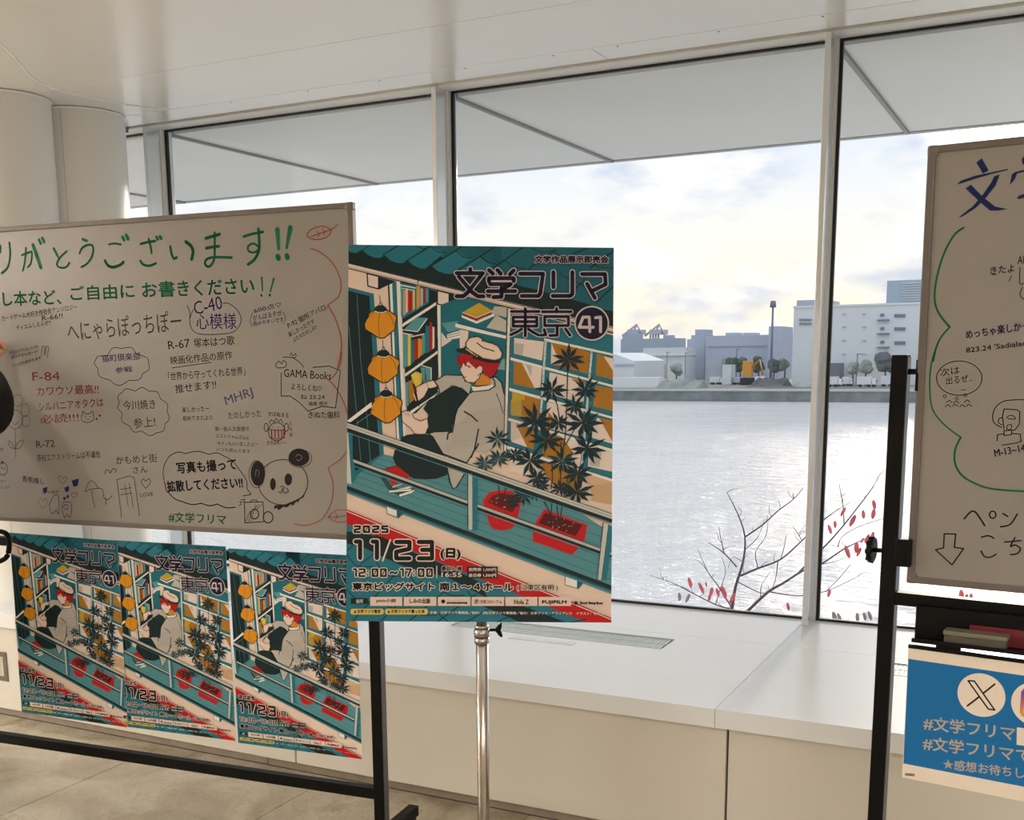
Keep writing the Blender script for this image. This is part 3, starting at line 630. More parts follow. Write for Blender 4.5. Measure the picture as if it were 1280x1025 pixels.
# --- window frame strips and bookcase
P_(t_('A', (395, 398), (470, 368))+t_('C', (520, 800))+t_('E', (530, 350), (470, 340)), TEAL); art.up()
P_(t_('A', (405, 396), (428, 388))+t_('C', (465, 640))+t_('E', (492, 345), (470, 340)), WHITE)
L(t_('A', (393, 400))+t_('C', (445, 640))+t_('E', (468, 340)), .8, BLK)
P_(t_('A', (500, 370), (832, 455))+t_('C', (838, 620), (640, 830), (560, 830)), DARK); art.up()
P_(t_('A', (463, 368), (498, 372))+t_('C', (545, 830))+t_('E', (548, 360), (528, 350)), WHITE); art.up()
L(t_('A', (463, 368))+t_('C', (508, 830))+t_('E', (528, 350)), .5, BLK)
P_(t_('A', (500, 380), (755, 432), (755, 560), (515, 705)), TEAL); art.up()
for (x0, x1, y0, y1, y2, c) in ((505, 520, 400, 640, 690, TEAL3), (525, 548, 445, 660, 675, (196, 168, 120)), (550, 566, 430, 640, 655, BEIGE), (570, 608, 460, 628, 640, RED), (586, 592, 462, 632, 640, DRED), (612, 630, 450, 610, 632, YEL), (645, 674, 405, 590, 620, (206, 164, 84)), (680, 702, 430, 575, 590, GREY), (704, 724, 430, 560, 575, (150, 30, 60)), (728, 750, 430, 540, 560, TEAL3)):
    P_(t_('A', (x0, y0), (x1, y0+4), (x1, y1), (x0, y2)), c)
art.up(); L(t_('A', (505, 402), (635, 428)), 1.4, WHITE); L(t_('A', (512, 430), (625, 450)), .8, WHITE)
for A_, Bq in (([(515, 745), (820, 548), (820, 582), (520, 778)], 'A'), ([(540, 478), (835, 268), (835, 300), (540, 512)], 'C'), ([(590, 805), (838, 612), (838, 650), (600, 840)], 'C')):
    P_(t_(Bq, *A_), WHITE); L(t_(Bq, A_[0], A_[1]), .8, BLK); L(t_(Bq, A_[2], A_[3]), .8, BLK)
art.up()
P_(t_('A', (530, 800), (640, 690), (735, 692), (655, 812)), TEAL3); L(t_('A', (530, 800), (655, 815), (738, 700)), 1.2, WHITE); 
for (x0, x1, y0, y1, y2, c) in ((525, 565, 125, 410, 435, TEAL3), (567, 594, 130, 400, 415, YEL), (597, 624, 175, 370, 395, TEAL), (627, 656, 170, 345, 362, RED), (657, 692, 165, 310, 345, ORANGE), (693, 722, 130, 290, 315, TEAL3), (725, 760, 50, 280, 300, TEAL), (763, 783, 20, 262, 280, RED), (786, 804, 60, 245, 262, BEIGE)):
    P_(t_('C', (x0, y0), (x1, y0+5), (x1, y1), (x0, y2)), c)
art.up(); L(t_('C', (525, 118), (610, 135)), 1.2, WHITE); L(t_('C', (600, 150), (715, 125)), 1.2, WHITE); L(t_('C', (654, 172), (654, 350)), .5, BLK)
P_(t_('C', (548, 560), (575, 545), (575, 760), (550, 775)), TEAL3); P_(t_('C', (577, 545), (625, 520), (625, 710), (580, 745)), BROWN); P_(t_('C', (595, 490), (640, 458), (692, 478), (692, 560), (640, 600), (610, 540)), YEL)
P_(t_('C', (680, 420), (780, 425), (780, 540), (705, 560)), TEAL3); art.up(); L(t_('C', (640, 470), (680, 490), (680, 560)), .8, OLIVE); L(t_('C', (690, 405), (775, 428), (775, 530)), 1.0, WHITE); L(t_('C', (720, 440), (720, 540)), .5, BLK)
# --- middle room
P_(t_('A', (858, 578), (1050, 505), (1290, 560))+t_('B', (330, 612), (320, 853))+t_('D', (290, 853))+t_('C', (860, 500)), (26, 112, 128)); art.up()
P_(t_('A', (826, 575), (857, 580))+t_('C', (862, 495), (838, 495)), WHITE); L(t_('A', (826, 575))+t_('C', (838, 495)), .6, BLK)
P_(t_('C', (866, 30), (1010, 10), (1030, 85), (925, 112)), TEAL3); P_(t_('C', (915, 130), (1030, 90), (1030, 160), (920, 180)), WHITE); P_(t_('C', (866, 110), (915, 170), (960, 180), (866, 242)), PINK)
P_(t_('C', (1028, 85), (1105, 100), (1100, 200), (1030, 290)), PINK); P_(t_('A', (990, 740), (1055, 735), (1290, 800))+t_('B', (310, 840))+t_('D', (302, 165), (0, 100))+t_('A', (990, 775)), TEAL2); art.up()
for y in (105, 125, 145): L(t_('C', (922, y+15), (1028, y-12)), .5, BLK)
P_(t_('A', (990, 742), (1280, 815))+t_('D', (302, 140), (302, 168), (0, 100))+t_('A', (990, 775)), WHITE); art.up()
P_(t_('A', (1045, 668), (1175, 715), (1340, 650), (1340, 675), (1180, 745), (1048, 690)), WHITE); P_(t_('A', (1052, 655), (1175, 700), (1320, 640), (1320, 662), (1178, 725), (1052, 672)), (150, 40, 34)); art.up()
P_(t_('A', (1055, 645), (1200, 560), (1322, 632), (1175, 694)), OLIVE); L(t_('A', (1055, 645), (1175, 694), (1322, 632)), .9, WHITE)
P_(t_('B', (200, 590), (310, 600), (305, 690), (170, 655)), GREY); P_(t_('B', (215, 668), (305, 720), (302, 822), (128, 780)), (196, 192, 186)); P_(t_('D', (225, 440), (270, 350), (292, 345), (292, 445)), LTEAL); art.up()
# --- glazed partition on the right
P_(t_('B', (345, 612), (1290, 860))+t_('F', (1290, 770), (300, 480))+t_('D', (330, 100)), TEAL); art.up()
for q, c in ((('D', (375, 160), (640, 195), (622, 362), (375, 300)), PINK), (('D', (380, 205), (460, 215), (450, 320), (378, 300)), GREY), (('D', (705, 195), (1045, 285), (1030, 478), (700, 395)), BROWN), (('D', (705, 205), (740, 290), (815, 400), (700, 390)), PINK),
             (('D', (1110, 300), (1252, 340), (1252, 532), (1098, 490)), BROWN), (('D', (1170, 325), (1252, 345), (1252, 450)), PINK), (('D', (370, 372), (622, 430), (605, 622), (368, 570)), PINK), (('D', (370, 372), (445, 390), (560, 612), (368, 570)), BROWN), (('D', (480, 400), (530, 412), (525, 510)), GREY),
             (('D', (690, 465), (1005, 545), (990, 740), (680, 660)), PINK), (('D', (880, 520), (1005, 545), (990, 620)), BROWN), (('D', (1090, 585), (1252, 610), (1252, 812), (1078, 770)), BROWN), (('D', (358, 640), (600, 705), (592, 860), (350, 850)), OLIVE), (('D', (470, 668), (600, 705), (592, 860), (465, 850)), BROWN),
             (('D', (680, 730), (990, 800), (985, 860), (670, 850)), PINK), (('F', (345, 0), (600, 0), (590, 170), (345, 135)), OLIVE), (('F', (440, 0), (600, 0), (590, 170), (440, 145)), BROWN), (('F', (668, 20), (985, 80), (980, 330), (655, 250)), PINK), (('F', (680, 110), (760, 200), (720, 260), (655, 250)), BROWN),
             (('F', (1110, 160), (1250, 185), (1250, 390), (1040, 330)), PINK), (('F', (1130, 160), (1250, 185), (1250, 380)), BROWN), (('F', (345, 195), (560, 250), (545, 440), (345, 370)), PINK), (('F', (385, 205), (560, 250), (545, 440), (490, 420)), BROWN),
             (('F', (640, 290), (985, 370), (975, 600), (625, 500)), PINK), (('F', (640, 290), (800, 330), (900, 470), (870, 560), (625, 500)), BROWN), (('F', (1040, 380), (1250, 440), (1250, 640), (1030, 590)), PINK), (('F', (1060, 440), (1150, 470), (1130, 600), (1040, 580)), GREY),
             (('F', (340, 450), (590, 520), (580, 700), (330, 640)), PINK), (('F', (620, 540), (960, 620), (960, 850), (760, 800), (620, 620)), BROWN), (('F', (1000, 640), (1250, 730), (1250, 853), (1060, 800)), (214, 184, 150))):
    P_(t_(*q), c); art.up(.25)
art.up()
P_(t_('F', (1060, 760), (1290, 730))+t_('H', (1290, 230), (1060, 180)), (206, 172, 136)); art.up()
for k, q in (('D', [(640, 160), (1260, 300), (1260, 322), (640, 187)]), ('D', [(342, 330), (1260, 580), (1260, 603), (342, 358)]), ('D', [(330, 600), (1260, 862), (1260, 884), (330, 630)]), ('F', [(320, 155), (1260, 440), (1260, 464), (320, 185)]), ('F', [(312, 403), (1260, 705), (1260, 732), (312, 435)])):
    P_(t_(k, *q), WHITE); L(t_(k, q[0], q[1]), .5, BLK)
for a, b in ((('D', (655, 180)), ('F', (612, 110))), (('D', (1062, 285)), ('F', (975, 600)))):
    P = t_(*a)+t_(*b); L(P, 4.6, TEAL); L(P, 2.8, WHITE)
art.up()
P_(t_('B', (318, 610), (346, 612))+t_('F', (306, 490), (280, 490)), WHITE); L(t_('B', (318, 610))+t_('F', (280, 490)), 1, BLK); L(t_('B', (346, 612))+t_('F', (306, 490)), .7, BLK); art.up()
# --- veranda deck
P_(px((430, 607), (480, 568), (584, 592), (640, 606), (700, 624), (760, 664), (770, 670), (770, 745), (430, 615)), TEAL3); art.up()
P_(px((430, 607), (480, 568), (584, 592), (640, 606), (700, 624), (760, 664), (770, 670), (770, 745), (430, 615)), (86, 148, 160)); art.up()
for i in range(6): L(px((440+i*7, 601-i*5.5), (765, 725-i*12.5)), .55, TEAL2)
P_(px((430, 605.5), (770, 734), (770, 742), (430, 613)), DARK); art.up()
P_(px((430, 610.5), (770, 739.5), (770, 742), (430, 613)), TEAL2)
for q, q2 in ((t_('G', (378, 232), (470, 268), (472, 332), (385, 300)), t_('G', (470, 268), (535, 295), (480, 345))), (t_('J', (828, 535), (935, 572), (935, 640), (828, 612)), t_('J', (935, 572), (990, 595), (940, 655)))):
    P_(q2, TEAL2); art.up(); P_(q, WHITE); L(q, 1.0, TEAL2, True)
# --- lanterns
for k, x, y in (('A', 325, 620), ('C', 350, 305), ('C', 375, 662)):
    dy = 0
    body = [(-55, 5), (-110, 35), (-118, 70), (-155, 130), (-145, 190), (-70, 235), (-10, 275), (40, 270), (75, 240), (140, 190), (140, 130), (155, 90), (150, 60), (100, 25), (55, 0)]
    P = t_(k, *[(x+a*.93, y+b*.93) for a, b in body]); P_(P, ORANGE); art.up(); L(P, .9, BLK, True)
    for q in ([(-5, 20), (-18, 130), (-10, 270)], [(-50, 10), (-120, 80), (-150, 140)], [(50, 10), (105, 80), (125, 150)], [(-145, 190), (-100, 215)]): L(t_(k, *spline([(x+a*.93, y+b*.93) for a, b in q], 4)), .4, BLK)
    P_(t_(k, *[(x+a, y+b) for a, b in ((-55, 10), (-50, -20), (-20, -38), (25, -38), (52, -15), (58, 12), (30, 30), (-25, 30))]), DARK); art.up(); L(t_(k, *[(x+a, y+b) for a, b in ((-48, 14), (-20, 26), (25, 26), (50, 14))]), .8, WHITE)
    L(t_(k, *[(x+a, y+b) for a, b in ((-12, -40), (-5, -60), (8, -60), (14, -40))]), .6, BLK); L(t_(k, (x-2, y-60), (x-6, y-125)), .5, BLK); art.up()
# --- books on the deck
P_(t_('E', (365, 612), (530, 570), (592, 685), (430, 760), (400, 700)), RED); L(t_('E', (365, 612), (530, 570), (592, 685)), .6, BLK); art.up()
P_(t_('E', (325, 690), (370, 690), (440, 780), (640, 790), (490, 853), (395, 800)), (40, 84, 84)); art.up()
for q in ([(430, 770), (520, 740), (525, 750), (432, 782)], [(450, 800), (600, 760), (610, 780), (470, 815)], [(400, 805), (600, 790), (605, 808), (400, 825)], [(490, 840), (640, 792), (600, 830), (495, 862)]): P_(t_('E', *q), WHITE); L(t_('E', *q), .4, BLK, True)
art.up()
# --- seated reader
P_(t_('E', (510, 335), (560, 312), (640, 300), (740, 308), (790, 325), (830, 400), (880, 480), (925, 600), (915, 668), (820, 702), (720, 706), (620, 700), (540, 640), (465, 580), (436, 520), (450, 450), (480, 420)), DARK)
P_(t_('C', (705, 790), (760, 705), (860, 650), (960, 585), (1050, 600), (1115, 655), (1120, 720), (1000, 860))+t_('E', (980, 300), (760, 300), (730, 300), (748, 130)), DARK); art.up()
coat = t_('C', (1125, 640), (1010, 790))+t_('E', (990, 140), (965, 290), (920, 280), (800, 285), (750, 300), (790, 330), (880, 480), (1090, 560), (1130, 500), (1160, 450), (1260, 480), (1290, 440))+t_('F', (110, 475), (150, 440), (275, 400), (285, 60))+t_('D', (285, 660), (262, 560), (215, 510), (165, 510), (165, 575), (30, 600))
P_(coat, GREY); art.up()
for i in range(34):      # woven hatching of the coat
    x = 1010+i*3; y = 30+i*13
    L(t_('E', (max(985, 1150-i*12) if i < 12 else (900 if i > 24 else 960), y+40), (1290+(300 if i < 30 else 0), y-70)), .28, (150, 142, 134)) if 3 < i < 30 else None
L(coat[:12], 1.1, BLK); L(t_('D', (165, 510), (215, 510), (262, 560), (285, 660)), 1.1, BLK)
far_arm = t_('C', (810, 545), (900, 490), (1050, 495), (1075, 550), (1130, 570), (1110, 660), (1050, 605), (960, 585), (850, 655), (845, 600))
P_(far_arm, GREY); L(far_arm[:4], 1.1, BLK); L(t_('C', (845, 600), (850, 655)), 1, BLK); L(t_('C', (955, 580), (1010, 595)), .9, BLK)
tail = t_('E', (922, 600), (1070, 655), (985, 790), (965, 785)); P_(tail, GREY); L(t_('E', (915, 610), (940, 730), (970, 790), (1000, 775), (1068, 660)), 1.5, BLK)
for q in ([(1070, 105), (1130, 140), (1185, 190)], [(1195, 260), (1180, 340), (1160, 440), (1130, 510)], [(950, 285), (925, 300), (918, 350)], [(1170, 440), (1195, 390)]): L(t_('E', *q), 1.4, BLK)
L(t_('D', (215, 655), (250, 740), (275, 830)), .7, BLK)
art.up()
P = t_('E', (515, 112), (545, 95), (590, 105), (625, 165), (680, 190), (740, 165), (750, 245), (722, 305), (632, 302), (595, 250), (520, 195)); P_(P, SKIN); L(P, .9, BLK, True)
for x in (530, 548, 566): L(t_('E', (x, 112), (x+18, 145)), .5, BLK)
P_(t_('C', (560, 800), (640, 740), (745, 640), (825, 610), (840, 640), (700, 745), (600, 830)), DARK); art.up()
P_(t_('C', (590, 812), (760, 700), (830, 660), (800, 690), (745, 715), (600, 838)), WHITE)
P = t_('C', (640, 665), (645, 600), (735, 555), (800, 540), (838, 590), (800, 605), (750, 612), (715, 680), (670, 720), (650, 720)); P_(P, SKIN); L(P, .9, BLK, True); L(t_('C', (735, 560), (750, 612)), .7, BLK); L(t_('C', (800, 540), (835, 600)), 1.0, BLK); art.up()
L(t_('C', (728, 485), (730, 545)), .6, (120, 16, 30)); L(t_('C', (612, 570), (640, 640), (668, 770)), .9, BLK); P_(t_('C', (608, 565), (630, 575), (650, 640), (630, 640)), (120, 30, 30)); L(t_('C', (620, 655), (640, 720)), .9, WHITE)
P_(t_('C', (1165, 570), (1220, 480), (1290, 490))+t_('D', (130, 500), (170, 535), (160, 580), (20, 592)), (214, 140, 40)); L(t_('C', (1165, 570), (1180, 590))+t_('D', (20, 592), (160, 582)), 1.0, BLK)
P_(t_('C', (1130, 590), (1180, 598))+t_('D', (30, 600), (160, 580), (178, 570), (190, 590), (150, 625), (20, 640))+t_('C', (1140, 615)), WHITE); L(t_('C', (1120, 650))+t_('D', (0, 640), (150, 625), (205, 590), (200, 545), (175, 510)), 1.1, BLK); art.up()
P = t_('C', (1045, 420), (1032, 450), (1062, 500), (1075, 530), (1095, 552), (1160, 558), (1200, 520), (1215, 480), (1240, 440), (1225, 400), (1140, 360), (1070, 370)); P_(P, SKIN); L(P[:8], .9, BLK); art.up()
P_(t_('C', (1000, 335), (1060, 300), (1200, 330))+t_('D', (60, 340), (242, 385), (228, 450), (165, 515), (150, 500), (112, 495), (98, 440), (85, 410), (52, 412), (42, 440))+t_('C', (1165, 430), (1100, 372), (1080, 415), (1062, 385), (1045, 430), (1030, 395), (1012, 400)), (178, 16, 30)); art.up()
L(t_('C', (1010, 320), (1030, 395)), .6, BLK); L(t_('D', (228, 450), (200, 490), (165, 520)), .9, BLK); L(t_('C', (1070, 370), (1078, 412)), .6, BLK)
P = t_('D', (48, 420), (72, 405), (96, 425), (88, 470), (50, 495)); P_(P, SKIN); L(P, .8, BLK)
L(t_('C', (1085, 405), (1125, 418)), .8, BLK); art.disc(t_('C', (1110, 425))[0], .9*K, (120, 20, 30), 10); L(t_('C', (1070, 512), (1085, 508)), .7, BLK)
P = t_('C', (1085, 240), (1085, 200), (1120, 160), (1190, 150), (1230, 170))+t_('D', (90, 190), (180, 210), (235, 240), (268, 300), (255, 345), (200, 360), (100, 345))+t_('C', (1180, 310), (1130, 280)); P_(P, (240, 216, 200)); L(P, 1.1, BLK, True); art.up()
L(t_('C', (1180, 205), (1230, 245))+t_('D', (100, 250), (195, 280)), 1.0, BLK)
P_(t_('C', (1075, 250), (1130, 285), (1200, 320))+t_('D', (110, 350), (210, 365), (255, 345), (240, 385), (150, 385), (0, 345))+t_('C', (1150, 325), (1060, 300), (1005, 285), (995, 262), (1030, 255)), DARK); art.up()
L(t_('C', (1085, 262), (1140, 298)), 1.4, (230, 200, 180)); 
for x, y in ((1142, 302), (1160, 312), (1180, 325)): art.disc(t_('C', (x, y))[0], 1.0*K, YEL, 8)
# --- potted plants
for cx_, cy_, q in ((0, 0, [(95, 190), (150, 115), (250, 92), (345, 100), (440, 165), (412, 310), (382, 402), (340, 435), (260, 448), (185, 432), (150, 380), (135, 315)]), (0, 0, [(565, 378), (640, 262), (1020, 400), (1000, 530), (940, 610), (885, 662), (542, 545), (540, 468)])):
    P_(t_('H', *q), RED); L(t_('H', *q), .6, (220, 60, 60), True)
art.up(); P_(t_('H', (140, 200), (180, 140), (260, 118), (350, 130), (420, 170), (360, 290), (250, 250)), (104, 14, 18)); P_(t_('H', (590, 385), (650, 290), (980, 400), (920, 500)), (88, 10, 14)); art.up()
random.seed(3)
for i in range(26):
    x, y = random.choice([(random.uniform(170, 370), random.uniform(150, 250)), (random.uniform(640, 930), random.uniform(340, 460))]); art.disc(t_('H', (x, y))[0], .5*K, WHITE, 6)
P_(px((430, 524), (480, 492), (480, 500), (437, 531)), WHITE) if 0 else None
# second rail at the left, going up to the wall
P_(t_('E', (25, 190), (245, 20), (250, 60), (60, 200)), WHITE); L(t_('E', (60, 205), (250, 85)), 1.6, BLK); L(t_('E', (110, 215), (245, 120)), .8, TEAL3); art.up()
def leafy(k, x, y, r, n=9, a0=0, c=(14, 48, 56)):
    for i in range(n):
        a = a0+2*pi*i/n+random.uniform(-.15, .15); R0 = r*random.uniform(.75, 1.05)
        dx, dy = cos(a)*R0, sin(a)*R0*.85; wx, wy = -sin(a)*r*.105, cos(a)*r*.105
        P_(t_(k, (x, y), (x+dx*.5+wx, y+dy*.5+wy), (x+dx, y+dy), (x+dx*.5-wx, y+dy*.5-wy)), c)
    for i in range(n): pass
for q in ([('D', (852, 380)), ('D', (842, 700)), ('F', (830, 300)), ('F', (800, 520))], [('D', (720, 640)), ('D', (760, 770)), ('F', (780, 200))], [('F', (910, 260)), ('F', (830, 400))], [('F', (710, 560)), ('F', (715, 700)), ('F', (700, 790))], [('F', (790, 380)), ('F', (785, 780))],
          [('F', (850, 700)), ('F', (815, 850))], [('H', (640, 190)), ('H', (690, 290)), ('H', (712, 385))], [('H', (710, 200)), ('H', (700, 300)), ('H', (705, 390))], [('H', (750, 210)), ('H', (775, 390))], [('H', (800, 220)), ('H', (780, 390))], [('H', (235, 60)), ('H', (250, 190))], [('H', (300, 70)), ('H', (270, 190))]):
    L([t_(*a)[0] for a in q], 1.3, (14, 44, 52))
art.up()
for k, x, y, r in (('D', 855, 350, 165), ('D', 710, 625, 150), ('D', 1005, 620, 140), ('D', 910, 765, 120), ('F', 570, 190, 190), ('F', 770, 205, 120), ('F', 985, 205, 190), ('F', 665, 360, 160), ('F', 1020, 430, 180), ('F', 515, 540, 170), ('F', 800, 545, 150), ('F', 935, 655, 160),
                   ('F', 230, 345, 120), ('F', 240, 520, 120), ('F', 380, 490, 100), ('F', 110, 565, 110), ('F', 575, 690, 120), ('F', 930, 820, 160), ('F', 780, 790, 100), ('F', 620, 760, 100), ('H', 455, 130, 120), ('H', 560, 120, 90), ('H', 370, 190, 100)):
    leafy(k, x, y, r*1.08, 10, random.uniform(0, 1), (14, 46, 54) if y < 500 or x > 400 else (26, 66, 72)); art.up(.1)
for k, x, y, r in (('F', 240, 520, 110), ('F', 110, 565, 100), ('F', 230, 345, 100), ('F', 800, 545, 120)):
    for i in range(9): a = i*.7; L(t_(k, (x, y), (x+r*cos(a), y+r*sin(a)*.8)), .35, (90, 140, 146))
art.up()
# --- railings over everything
def rail(x0, y0, x1, y1, th, dk):
    P_(px((x0, y0), (x1, y1), (x1, y1+th+dk), (x0, y0+th+dk)), DARK); art.up(.3)
    P_(px((x0, y0), (x1, y1), (x1, y1+th), (x0, y0+th)), (200, 206, 202)); art.up(.3); P_(px((x0, y0+th*.45), (x1, y1+th*.45), (x1, y1+th*.62), (x0, y0+th*.62)), (170, 160, 150)); L(px((x0, y0), (x1, y1)), .6, BLK)
    L(px((x0, y0+th+dk+1.2), (x1, y1+th+dk+1.2)), .9, TEAL3); art.up(.4)
rail(440.5, 573.5, 585, 626, 3.8, 3.4); rail(594, 629, 751, 685.5, 3.8, 3.4); rail(758, 688, 770, 692, 3.8, 3)
for q in ([(584.7, 590), (590.5, 592), (590.5, 662.5), (585, 662)], [(753.8, 653), (760.3, 656), (751.5, 725), (746.5, 724)]):
    xr = 6.5
    P_(px((q[1][0], q[1][1]), (q[1][0]+xr, q[1][1]+2), (q[2][0]+xr, q[2][1]), q[2]), TEAL); P_(px(*q), (200, 206, 202)); L(px(q[0], q[3]), .8, BLK); L(px(q[1], q[2]), .6, BLK)
P_(t_('E', (35, 270), (78, 290), (80, 520), (100, 600), (110, 700), (70, 750), (35, 590)), TEAL); art.up(); P_(t_('E', (20, 280), (38, 290), (68, 750), (35, 740), (20, 700)), (206, 212, 208)); art.up()
rail(430, 527, 768, 643.5, 6.6, 4.8)
# --- red stripe and dark tiled corner with the details
def dl(x): return 636.5+(x-432)*.4095
P_(px((425, dl(425)), (775, dl(775)), (775, 800), (425, 800)), TEAL); art.up()
P_(px((425, dl(425)), (775, dl(775)), (775, dl(775)+18), (425, dl(425)+18)), RED); art.up(); L(px((425, dl(425)+1.9), (775, dl(775)+1.9)), 1.0, PINK); art.up()
for q in ([(425, 663), (478, 671), (520, 692), (560, 708), (600, 728), (610, 748), (560, 722), (500, 706), (450, 682), (425, 678)], [(590, 745), (640, 752), (700, 775), (720, 782), (660, 782), (600, 756)], [(470, 668), (490, 680), (485, 700), (478, 690)]): P_(px(*q), DARK)
art.up()
for i in range(9): L(px((432+i*34, 786), (432+i*34+62, 718+i*8)), 1.2, DARK)
for i in range(7): L([main_sheet.ab(*p) for p in spline([(432+i*38, 690+i*12), (446+i*38, 707+i*12), (466+i*38, 708+i*12)], 4)], 1.0, DARK)
for i in range(6): L([main_sheet.ab(*p) for p in spline([(432+i*38, 735+i*10), (448+i*38, 750+i*9), (470+i*38, 752+i*8)], 4)], 1.0, DARK)
L(px((432, 690), (448, 676)), 1, DARK); L(px((450, 706), (480, 682)), 1, DARK)
P_(px((425, dl(425)-.4), (775, dl(775)-.4), (775, dl(775)+.6), (425, dl(425)+.6)), RED); art.up()

# --- block lettering drawn as thick strokes with an outline
def strokes(fn, S, wd, out, c, oc):
    for w2, col in ((wd+2*out, oc), (wd, c)):
        for s_ in S:
            if not s_: continue
            P = fn(s_); L(P, w2, col)
        art.up()
def gl_(ox, oy, w_, h_): return lambda s_: px(*[(ox+x*w_, oy+y*h_) for x, y in s_])
TI = {  # title strokes in crop units
 'A': [[(1000, 300), (1235, 300)], [(1122, 262), (1122, 298)], [(1222, 315), (1100, 470), (1060, 505), (1000, 505)], [(1020, 330), (1140, 470), (1190, 505), (1240, 505)]],
 'B': [[(150, 272), (185, 305)], [(225, 272), (255, 305)], [(370, 275), (335, 310)], [(150, 345), (370, 345), (370, 370)], [(150, 345), (150, 375)], [(160, 398), (345, 398), (275, 440)], [(140, 460), (385, 460)], [(262, 430), (262, 510), (190, 512)],
       [(425, 305), (630, 305), (605, 480), (590, 502), (440, 502)], [(722, 290), (722, 425)], [(890, 290), (890, 485), (870, 502), (715, 502)], [(975, 308), (1180, 308), (1185, 400), (1060, 460)], [(1020, 395), (1090, 520)],
       [(350, 640), (595, 640)], [(472, 615), (472, 853)], [(365, 690), (575, 690), (575, 770), (365, 770), (365, 690)], [(365, 730), (575, 730)], [(625, 642), (880, 642)], [(750, 612), (750, 642)], [(645, 685), (855, 685), (855, 765), (645, 765), (645, 685)], [(755, 765), (755, 850)]],
 'D': [[(345, 135), (400, 110), (440, 85)], [(500, 85), (545, 115), (590, 138)], [(472, 0), (472, 145)], [(640, 90), (655, 135), (610, 140)], [(755, 60), (755, 140), (690, 142)], [(830, 85), (870, 140)]]}
S_all = []
for k, lst in TI.items(): S_all += [(k, s_) for s_ in lst]
for w2, col in ((7.4, (214, 200, 204)), (5.1, NAVY)):
    for k, s_ in S_all:
        thin = .72 if (k == 'B' and 340 < s_[0][0] < 890 and s_[0][1] > 600) or k == 'D' else 1
        L(t_(k, *s_), w2*thin if col is NAVY else w2*thin+ (.6 if thin < 1 else 0), col)
    art.up()
cc = t_('B', (1062, 745))[0]; art.disc(cc, 21.8*K, (214, 200, 204), 40); art.up(); art.disc(cc, 20*K, NAVY, 40); art.up()
for s_ in ([(1040, 690), (985, 690), (950, 780), (1075, 780)], [(1040, 700), (1045, 820)], [(1095, 695), (1140, 690), (1140, 820)]): L(t_('B', *s_), 3.6, (214, 200, 204))
art.up()
def fit(t, x0, y0, x1, y1, h, c, oc=None, bold=.3, out=1.0):
    a, b = px((x0, y0), (x1, y1))
    if oc: art.text(t, a, b, h*K, oc, grow=(bold+out)*K, shifts=8); art.up()
    art.text(t, a, b, h*K, c, grow=bold*K, shifts=4); art.up()
fit('文学作品展示即売会', 668.5, 329, 760, 329.5, 8.6, NAVY, (214, 200, 204), .45, .9)
DG = {'0': [[(0, 0), (1, 0), (1, 1), (0, 1), (0, 0)], [(.72, .2), (.3, .8)]], '1': [[(.25, 0), (.7, 0), (.7, 1)]], '2': [[(0, 0), (1, 0), (1, .42), (0, .6), (0, 1), (1, 1)]], '3': [[(0, 0), (1, 0), (1, 1), (0, 1)], [(.25, .48), (1, .48)]],
      '5': [[(1, 0), (0, 0), (0, .42), (1, .5), (1, 1), (0, 1)]], '7': [[(0, 0), (1, 0), (.4, 1)]], ':': [[(.5, .3), (.5, .32)], [(.5, .8), (.5, .82)]], '~': [[(0, .6), (.25, .4), (.75, .62), (1, .4)]], '6': [[(1, 0), (0, 0), (0, 1), (1, 1), (1, .5), (0, .5)]], '/': [[(1, -.1), (0, 1.1)]]}
def digits(items, wd, out):
    for w2, col in ((wd+2*out, (236, 222, 212)), (wd, BLK)):
        for ch, x, y, w_, h_ in items:
            for s_ in DG[ch]: L(px(*[(x+a*w_, y+b*h_) for a, b in s_]), (w2 if ch != '0' or s_[0] == (0, 0) else w2*.35), col)
        art.up()
digits([(c, 443.5+i*11.5, 658, 6.6, 7.2) for i, c in enumerate('2025')], 2.5, 1.1)
digits([('1', 442, 677, 12, 20.5), ('1', 463, 677, 12, 20.5), ('2', 495.5, 677.5, 16.5, 20.5), ('3', 523.5, 677.5, 16.5, 20.5)], 5.4, 1.4)
L(px((488, 675), (478.5, 701)), 2.0, (236, 222, 212))
fit('(日)', 551, 699, 575, 699.5, 13.5, BLK, (236, 222, 212), .8, 1.1)
digits([('1', 440.5, 711.5, 7, 8.6), ('2', 449.5, 711.5, 6.6, 8.6), (':', 457, 711.5, 6, 8.6), ('0', 466, 711.5, 6, 8.6), ('0', 476.5, 711.5, 6, 8.6), ('~', 488, 711.5, 8.5, 8.6), ('1', 499, 711.5, 7, 8.6), ('7', 507.5, 711.5, 6.4, 8.6), (':', 514.5, 711.5, 6, 8.6), ('0', 523.5, 711.5, 6, 8.6), ('0', 534, 711.5, 6, 8.6)], 2.3, 1.0)
L(px((546, 707.5), (546, 722)), 1.6, (200, 190, 182))
fit('最終入場', 552, 713.5, 577, 713.7, 5.6, BLK, (236, 222, 212), .2, .6); fit('16:55', 552, 721, 577, 721.2, 5.4, (236, 222, 212), None, .2)
for y in (711.5, 719): P_(px((584, y-3.4), (622, y-3.4), (622, y+3.6), (584, y+3.6)), BLK)
art.up(); fit('前売券 1,000円', 586, 714, 620, 714.2, 4.4, (236, 222, 212), None, .15); fit('当日券 1,500円', 586, 721.2, 620, 721.4, 4.4, (236, 222, 212), None, .15)
